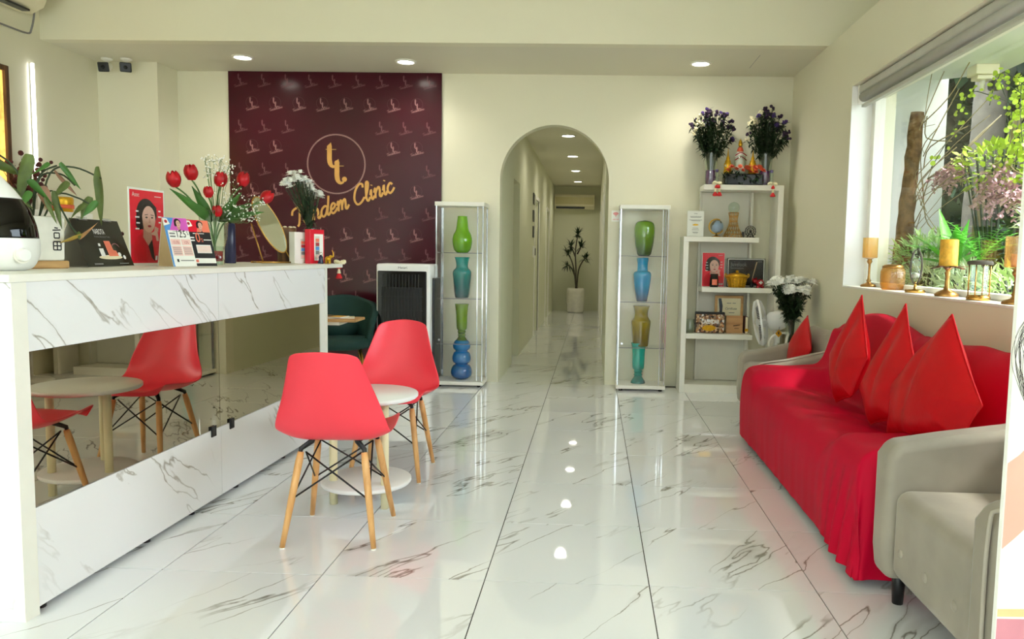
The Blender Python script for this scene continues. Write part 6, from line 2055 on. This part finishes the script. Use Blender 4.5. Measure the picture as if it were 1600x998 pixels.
goblet('amber glass cup on slim gold stem, at the far end of the sill', 1.835, 5.13, .19, (.048, .135))
t = thing('ribbed_jar', 'low ribbed amber glass jar with gold lid on the window sill', 'jar', (1.825, 4.70, ZS))
mb = MB(); mb.lathe([(.055, 0), (.066, .01), (.070, .04), (.070, .11), (.06, .135)], 72, wob=lambda q: 1 + .02 * math.cos(24 * q)); mb.build('ribbed_body', M['amber'], t)
mb = MB(); mb.lathe([(.062, .132), (.064, .14), (.05, .152), (.0001, .156)], 28); mb.build('lid', M['agold'], t)
t = thing('oval_ornament', 'oval wire ornament holding a glass drop on a round brass foot', 'ornament', (1.80, 4.31, ZS))
mb = MB(); mb.lathe([(.052, 0), (.054, .012), (.048, .018), (.01, .02), (.006, .05), (.006, .06)], 28); mb.build('foot', M['brass'], t)
mb = MB()
for ang in (0.3, 1.9):
    c, s_ = math.cos(ang), math.sin(ang)
    mb.tube([(.040 * math.cos(q) * c, .040 * math.cos(q) * s_, .145 + .095 * math.sin(q)) for q in [2 * PI * k / 32 for k in range(33)]], .0035, 6, cap=False)
mb.build('wire_ovals', M['barkd'], t)
mb = MB(); mb.lathe([(.0001, .075), (.02, .085), (.028, .115), (.012, .145), (.026, .175), (.018, .205), (.0001, .21)], 24); mb.build('glass_drop', M['glassware'], t)
mb = MB(); mb.lathe([(.0001, .082), (.018, .088), (.022, .105), (.0001, .112)], 18); mb.build('sand', M['potwhite'], t)
t = thing('candle_stand', 'gold leafy-rimmed stand carrying a thick ochre candle on the sill', 'candle holder', (1.80, 3.93, ZS))
mb = MB(); mb.lathe([(.055, 0), (.058, .01), (.045, .022), (.018, .035), (.012, .05), (.010, .10), (.014, .12), (.009, .13), (.02, .145), (.05, .150), (.0001, .152)], 28); mb.build('stem_and_foot', M['agold'], t)
mb = MB()
for k in range(12):
    a = 2 * PI * k / 12
    leaf_strip(mb, (.035 * math.cos(a), .035 * math.sin(a), .148), Vector((math.cos(a), math.sin(a), .25 * (k % 2))), .055, .036, .5, 3)
mb.build('leaf_rim', mat('dark_bronze', (104, 62, 40), .4, metal=.6, var=.3, scale=30), t, solid=.003)
mb = MB(); mb.lathe([(.042, .153), (.043, .16), (.043, .285), (.038, .290), (.0001, .286)], 28); mb.build('candle', M['candle'], t)
mb = MB(); mb.cyl((0, 0, .285), (.002, 0, .30), .0015, n=6); mb.build('wick', M['ink'], t)
t = thing('glass_lantern', 'small clear glass lantern with thin brass posts on the sill', 'lantern', (1.795, 3.60, ZS))
mb = MB(); mb.lathe([(.05, 0), (.052, .012), (.046, .024), (.0001, .026)], 28); mb.build('base', M['brass'], t)
mb = MB(); mb.lathe([(.052, .165), (.055, .172), (.052, .182), (.03, .186), (.0001, .187)], 28); mb.build('top_plate', M['barkd'], t)
for k in range(4):
    a = PI / 4 + k * PI / 2
    mb = MB(); mb.cyl((.046 * math.cos(a), .046 * math.sin(a), .02), (.046 * math.cos(a), .046 * math.sin(a), .168), .003, n=8); mb.build('post', M['brass'], t)
mb = MB(); mb.lathe([(.036, .026), (.036, .16)], 28); mb.f = mb.f[:28]; mb.sm = mb.sm[:28]; mb.mi = mb.mi[:28]; mb.build('glass_cylinder', M['glassware'], t)
goblet('amber glass hurricane with a candle inside, on gold stem nearest the banner', 1.80, 3.30, .155, (.050, .135), True)

# ================================================================== GARDEN OUTSIDE THE WINDOW
GZ = .35
random.seed(23)


def trunk(label, pts, rs, mt='bark', roots=0, name='tree_trunk'):
    t = thing(name, label, 'tree', pts[0])
    b0 = Vector(pts[0])
    P = smooth_path([Vector(p) - b0 for p in pts], 8)
    R = [rs[0] + (rs[1] - rs[0]) * i / (len(P) - 1) for i in range(len(P))]
    n = 14
    mb = MB(); mb.tube([p + Vector((rnd(-.006, .006), rnd(-.006, .006), 0)) for p in P], [r * rnd(.92, 1.08) for r in R], n)
    mb.build('trunk', M[mt], t)
    if roots:
        mb = MB()
        for k in range(roots):
            f = rnd(.45, .98); p = P[int(f * (len(P) - 1))]
            q = p + Vector((rnd(.05, .40), rnd(-.55, .0), rnd(.1, .55))) if k % 3 else p + Vector((rnd(.0, .15), rnd(-.5, .0), rnd(-.7, -.2)))
            mb.tube(smooth_path([p + Vector((rnd(0, .1), rnd(-.1, 0), 0)), p.lerp(q, .5) + Vector((rnd(-.06, .06), rnd(-.06, .06), rnd(-.1, .1))), q], 4), rnd(.002, .0045), 5)
        tag(mb.build('aerial_roots', M['twig'], t), kind='stuff')
    return t


trunk('leaning brown tree trunk beside the white outside pier', [(2.28, 5.72, GZ), (2.27, 5.72, 1.0), (2.31, 5.74, 1.7), (2.36, 5.78, 2.28)], (.075, .045), roots=26)
trunk('thin pale branch leaning up under the eave with hanging roots', [(2.75, 5.75, GZ), (2.8, 5.7, 1.5), (2.95, 5.6, 2.1), (3.15, 5.5, 2.65)], (.035, .02), 'twig', roots=34)
trunk('thick dark grey tree trunk in the middle of the garden', [(3.6, 7.3, GZ), (3.6, 7.3, 1.5), (3.7, 7.4, 3.2)], (.16, .13), 'barkd')
trunk('dark slim tree trunk behind the pink flowers', [(3.3, 7.6, GZ), (3.3, 7.6, 2.2), (3.25, 7.6, 3.4)], (.07, .05), 'barkd')
trunk('grey stump rising at the right side of the garden', [(3.3, 6.0, GZ), (3.3, 6.0, 1.4), (3.32, 6.0, 2.25)], (.09, .07), 'barkd')


def shrub(label, c, r, n, mt, L=(.05, .09), w=.5, up_=.3, droop=.4, name='shrub', cat='shrub', group=None, stems=8, stemmt='stemd', seg=2):
    t = thing(name, label, cat, (c[0], c[1], GZ), 0, group)
    cc = Vector((0, 0, c[2] - GZ))
    mb = MB()
    for k in range(n):
        d = rdir(); p = cc + Vector((d.x * r[0], d.y * r[1], d.z * r[2])) * rnd(.3, 1) ** .5
        dd = (d + Vector((0, 0, up_)) + rdir() * .6).normalized()
        l = rnd(*L)
        leaf_strip(mb, p, dd, l, l * w, droop, seg, roll=rnd(-.8, .8))
    tag(mb.build('foliage', M[mt], t), kind='stuff')
    mb = MB()
    for k in range(stems):
        d = rdir(); p = cc + Vector((d.x * r[0], d.y * r[1], abs(d.z) * r[2])) * .7
        mb.tube(smooth_path([(rnd(-.05, .05), rnd(-.05, .05), 0), (p.x * .3, p.y * .3, p.z * .5), p], 4), rnd(.006, .012), 5)
    mb.build('branches', M[stemmt], t)
    return t


# dense dark backdrop
HL = ['dark evergreen tree far behind the pier and leaning trunk', 'tall dark evergreen tree behind the grey trunk', 'dark evergreen tree at the right of the garden', 'dense dark tree crown high under the eave line', 'dark evergreen tree at the far left gap of the garden', 'dark tree closest to the banner side of the window', 'dark low hedge at the back of the garden, left half', 'dark low hedge at the back of the garden, right half']
for k, (x, y, z, rx, ry, rz_, n) in enumerate(((4.35, 9.9, 2.6, .8, 1.2, 1.3, 900), (4.9, 9.2, 2.7, .9, 1.2, 1.4, 1000), (5.2, 7.2, 2.6, .8, 1.2, 1.5, 1000), (4.6, 8.0, 3.9, 1.2, 1.6, .9, 1000), (3.2, 11.8, 2.4, .8, 1.0, 1.5, 700), (4.6, 5.4, 2.5, .8, 1.2, 1.5, 900), (3.9, 9.0, 1.2, .8, 1.2, .6, 700), (4.6, 6.6, 1.1, .7, 1.4, .6, 700))):
    shrub(HL[k], (x, y, z), (rx, ry, rz_), int(n * 1.9), 'leafd', (.20, .36), .55, .1, .4, name='evergreen_tree' if k < 6 else 'hedge', cat='tree' if k < 6 else 'hedge', group='dark trees behind the garden', stems=10)

# vine with round lime leaves, hanging from upper right
t = thing('round_leaf_vine', 'vine with round lime-green leaves hanging at right of the window', 'vine', (2.62, 5.1, GZ))
mb = MB(); ml = MB()
for s in range(16):
    a = Vector((rnd(-.15, .5), rnd(-.55, .35), rnd(1.7, 2.05))); b = a + Vector((rnd(-.2, .2), rnd(-.3, .2), rnd(-.55, -.1)))
    P = smooth_path([Vector((.6, .2, 1.7)), a, a.lerp(b, .5) + Vector((rnd(-.05, .05), rnd(-.05, .05), .05)), b], 4)
    mb.tube(P, .003, 4)
    for q in range(34):
        p = P[int(rnd(.2, .99) * (len(P) - 1))] + rdir() * .035
        nrm = (rdir() + Vector((-1, -1, .3))).normalized()
        u_ = nrm.orthogonal().normalized(); v_ = nrm.cross(u_)
        r = rnd(.010, .018)
        ml.add([p + (u_ * math.cos(2 * PI * k / 9) + v_ * math.sin(2 * PI * k / 9)) * r for k in range(9)], [tuple(range(9))])
tag(mb.build('vine_stems', M['stemd'], t), kind='stuff'); tag(ml.build('round_leaves', M['leafy'], t), kind='stuff')

# pink bracts
def pinkbush(label, c, r, n):
    t = thing('blossom_branch', label, 'blossom', (c[0], c[1], GZ), 0, 'pink blossom branches')
    mb = MB(); mt_ = MB(); cc = Vector((0, 0, c[2] - GZ))
    for k in range(n):
        d = rdir(); p = cc + Vector((d.x * r[0], d.y * r[1], d.z * r[2])) * rnd(.2, 1)
        for q in range(4):
            leaf_strip(mb, p, rdir(), rnd(.022, .038), .026, .4, 2)
    for k in range(9):
        d = rdir(); p = cc + Vector((d.x * r[0], d.y * r[1], d.z * r[2]))
        mt_.tube(smooth_path([cc + Vector((.5, .3, .5)), cc + Vector((.15, .1, .2)), p], 4), .004, 4)
    tag(mb.build('pink_bracts', M['pink'], t), kind='stuff'); mt_.build('twigs', M['twig'], t)


pinkbush('dusty pink blossom cluster hanging in the middle right of window', (2.62, 5.12, 1.66), (.13, .26, .19), 190)
pinkbush('dusty pink blossom cluster near the leaning trunk', (2.5, 5.55, 1.78), (.12, .2, .12), 110)
pinkbush('dusty pink blossom cluster hanging by the banner edge', (2.62, 4.75, 1.55), (.12, .2, .13), 110)

# mid-height and low planting
shrub('light green leafy shrub under the round-leaf vine', (2.75, 5.35, 1.85), (.28, .4, .16), 420, 'leafy', (.04, .07), .6)
shrub('pale fine-leaved bush at the foot of the leaning trunk', (2.30, 5.35, 1.20), (.2, .36, .17), 650, 'leafp', (.05, .09), .26, .4, .8, name='bush', cat='bush')
shrub('pale fine-leaved bush in the centre, low behind the candle', (2.30, 4.75, 1.00), (.18, .36, .16), 620, 'leafv', (.05, .10), .22, .4, .9, name='bush', cat='bush')
shrub('variegated pale bush at lower right behind the lantern', (2.30, 4.12, 1.00), (.18, .42, .17), 650, 'leafp', (.05, .10), .24, .4, .9, name='bush', cat='bush')
shrub('small variegated tuft at the corner behind the amber jar', (2.18, 5.05, 1.08), (.10, .22, .10), 260, 'leafv', (.06, .10), .2, .6, .6, name='bush', cat='bush')
shrub('green leafy bush between the grey trunk and the ferns', (3.15, 5.55, 1.35), (.3, .35, .2), 420, 'leaf', (.06, .10), .5, name='bush', cat='bush')
shrub('feathery pale bush at right edge beside the banner', (2.40, 4.05, 1.42), (.14, .28, .14), 420, 'leafv', (.04, .08), .2, .3, .8, name='bush', cat='bush')


def fern(label, c, n, L, mt='leafb', droop=.9, pinn=11):
    t = thing('fern', label, 'fern', c, 0, 'green ferns')
    for k in range(n):
        a = 2 * PI * k / n + rnd(-.2, .2)
        d = Vector((math.cos(a), math.sin(a), rnd(.7, 1.6))).normalized()
        p = Vector((0, 0, 0)); dd = d.copy(); mb = MB()
        l = L * rnd(.75, 1.1); pts = [p.copy()]
        for i in range(pinn):
            p = p + dd * l / pinn; pts.append(p.copy())
            dd = (dd + Vector((0, 0, -droop / pinn))).normalized()
            sd = dd.cross(Vector((0, 0, 1))).normalized()
            pl_ = l * .26 * math.sin(PI * (i + 1) / (pinn + 1.2)) + .01
            for s_ in (-1, 1):
                leaf_strip(mb, p, sd * s_ + dd * .35, pl_, .022, .3, 2)
        mb.tube(pts, .002, 4)
        mb.build('frond', M[mt], t)


fern('green fern left of the broad-leaved plant', (2.28, 5.10, 1.20), 11, .30)
fern('green fern right of the broad-leaved plant', (2.28, 4.58, 1.20), 11, .32, 'leafb')
fern('dark feathery fern high behind the yellow basket', (3.1, 5.45, 1.5), 10, .38, 'leafd')
t = thing('broad_leaf_plant', 'bright green broad-leaved plant with upright pointed leaves outside window', 'plant', (2.26, 4.86, 1.16))
for a, e, L, w in ((.6, 1.1, .36, .075), (1.7, 2.2, .42, .085), (2.6, 1.2, .34, .08), (3.6, .8, .32, .075), (4.3, 1.5, .36, .08), (5.2, .7, .36, .075), (5.9, .9, .3, .07), (3.1, .45, .3, .07), (.1, .5, .3, .07), (4.8, 2.4, .32, .06)):
    mb = MB(); leaf_strip(mb, (0, 0, 0), Vector((math.cos(a), math.sin(a), e)), L, w, .7 if e < 2 else .3, 6, fold=.35); mb.build('leaf', M['leafb'], t)
t = thing('hanging_basket', 'round hanging basket with yellow edge between the ferns', 'basket', (2.85, 5.55, 1.42))
mb = MB(); mb.lathe([(.03, -.08), (.10, -.05), (.13, .02), (.12, .02), (.09, -.03), (.0001, -.05)], 28); mb.build('bowl', M['leafd'], t)
mb = MB()
for k in range(22):
    a = 2 * PI * k / 22
    leaf_strip(mb, (.12 * math.cos(a), .12 * math.sin(a), .015), Vector((math.cos(a), math.sin(a), .4)), .05, .018, .5, 2)
mb.build('yellow_edge', M['leafy'], t)
t = thing('twig_branch', 'bare pale twig branch at upper right of the window', 'branch', (2.9, 4.6, GZ))
mb = MB()
for a, b in (((.2, .0, 2.1), (-.1, .55, 1.85)), ((.2, .0, 2.1), (-.05, .45, 2.2)), ((0, .3, 1.97), (-.15, .4, 2.05)), ((.0, .3, 1.97), (-.1, .5, 2.02)), ((.1, .15, 2.04), (0, .3, 2.15))):
    mb.tube(smooth_path([a, ((a[0] + b[0]) / 2 + .02, (a[1] + b[1]) / 2, (a[2] + b[2]) / 2 + .03), b], 4), .006, 5)
mb.tube([(.2, 0, 2.1), (.3, -.1, 0)], .01, 6)
mb.build('twigs', M['twig'], t)
t = thing('garden_lantern', 'low grey garden post with brown cap among the plants', 'post', (2.95, 5.2, GZ))
mb = MB(); mb.box(-.05, .05, -.05, .05, 0, 1.0); mb.build('post', M['stone'], t, bev=.005)
mb = MB(); mb.box(-.10, .10, -.10, .10, 1.0, 1.06); mb.box(-.08, .08, -.08, .08, 1.06, 1.09); mb.build('cap', M['woodd'], t, bev=.005)
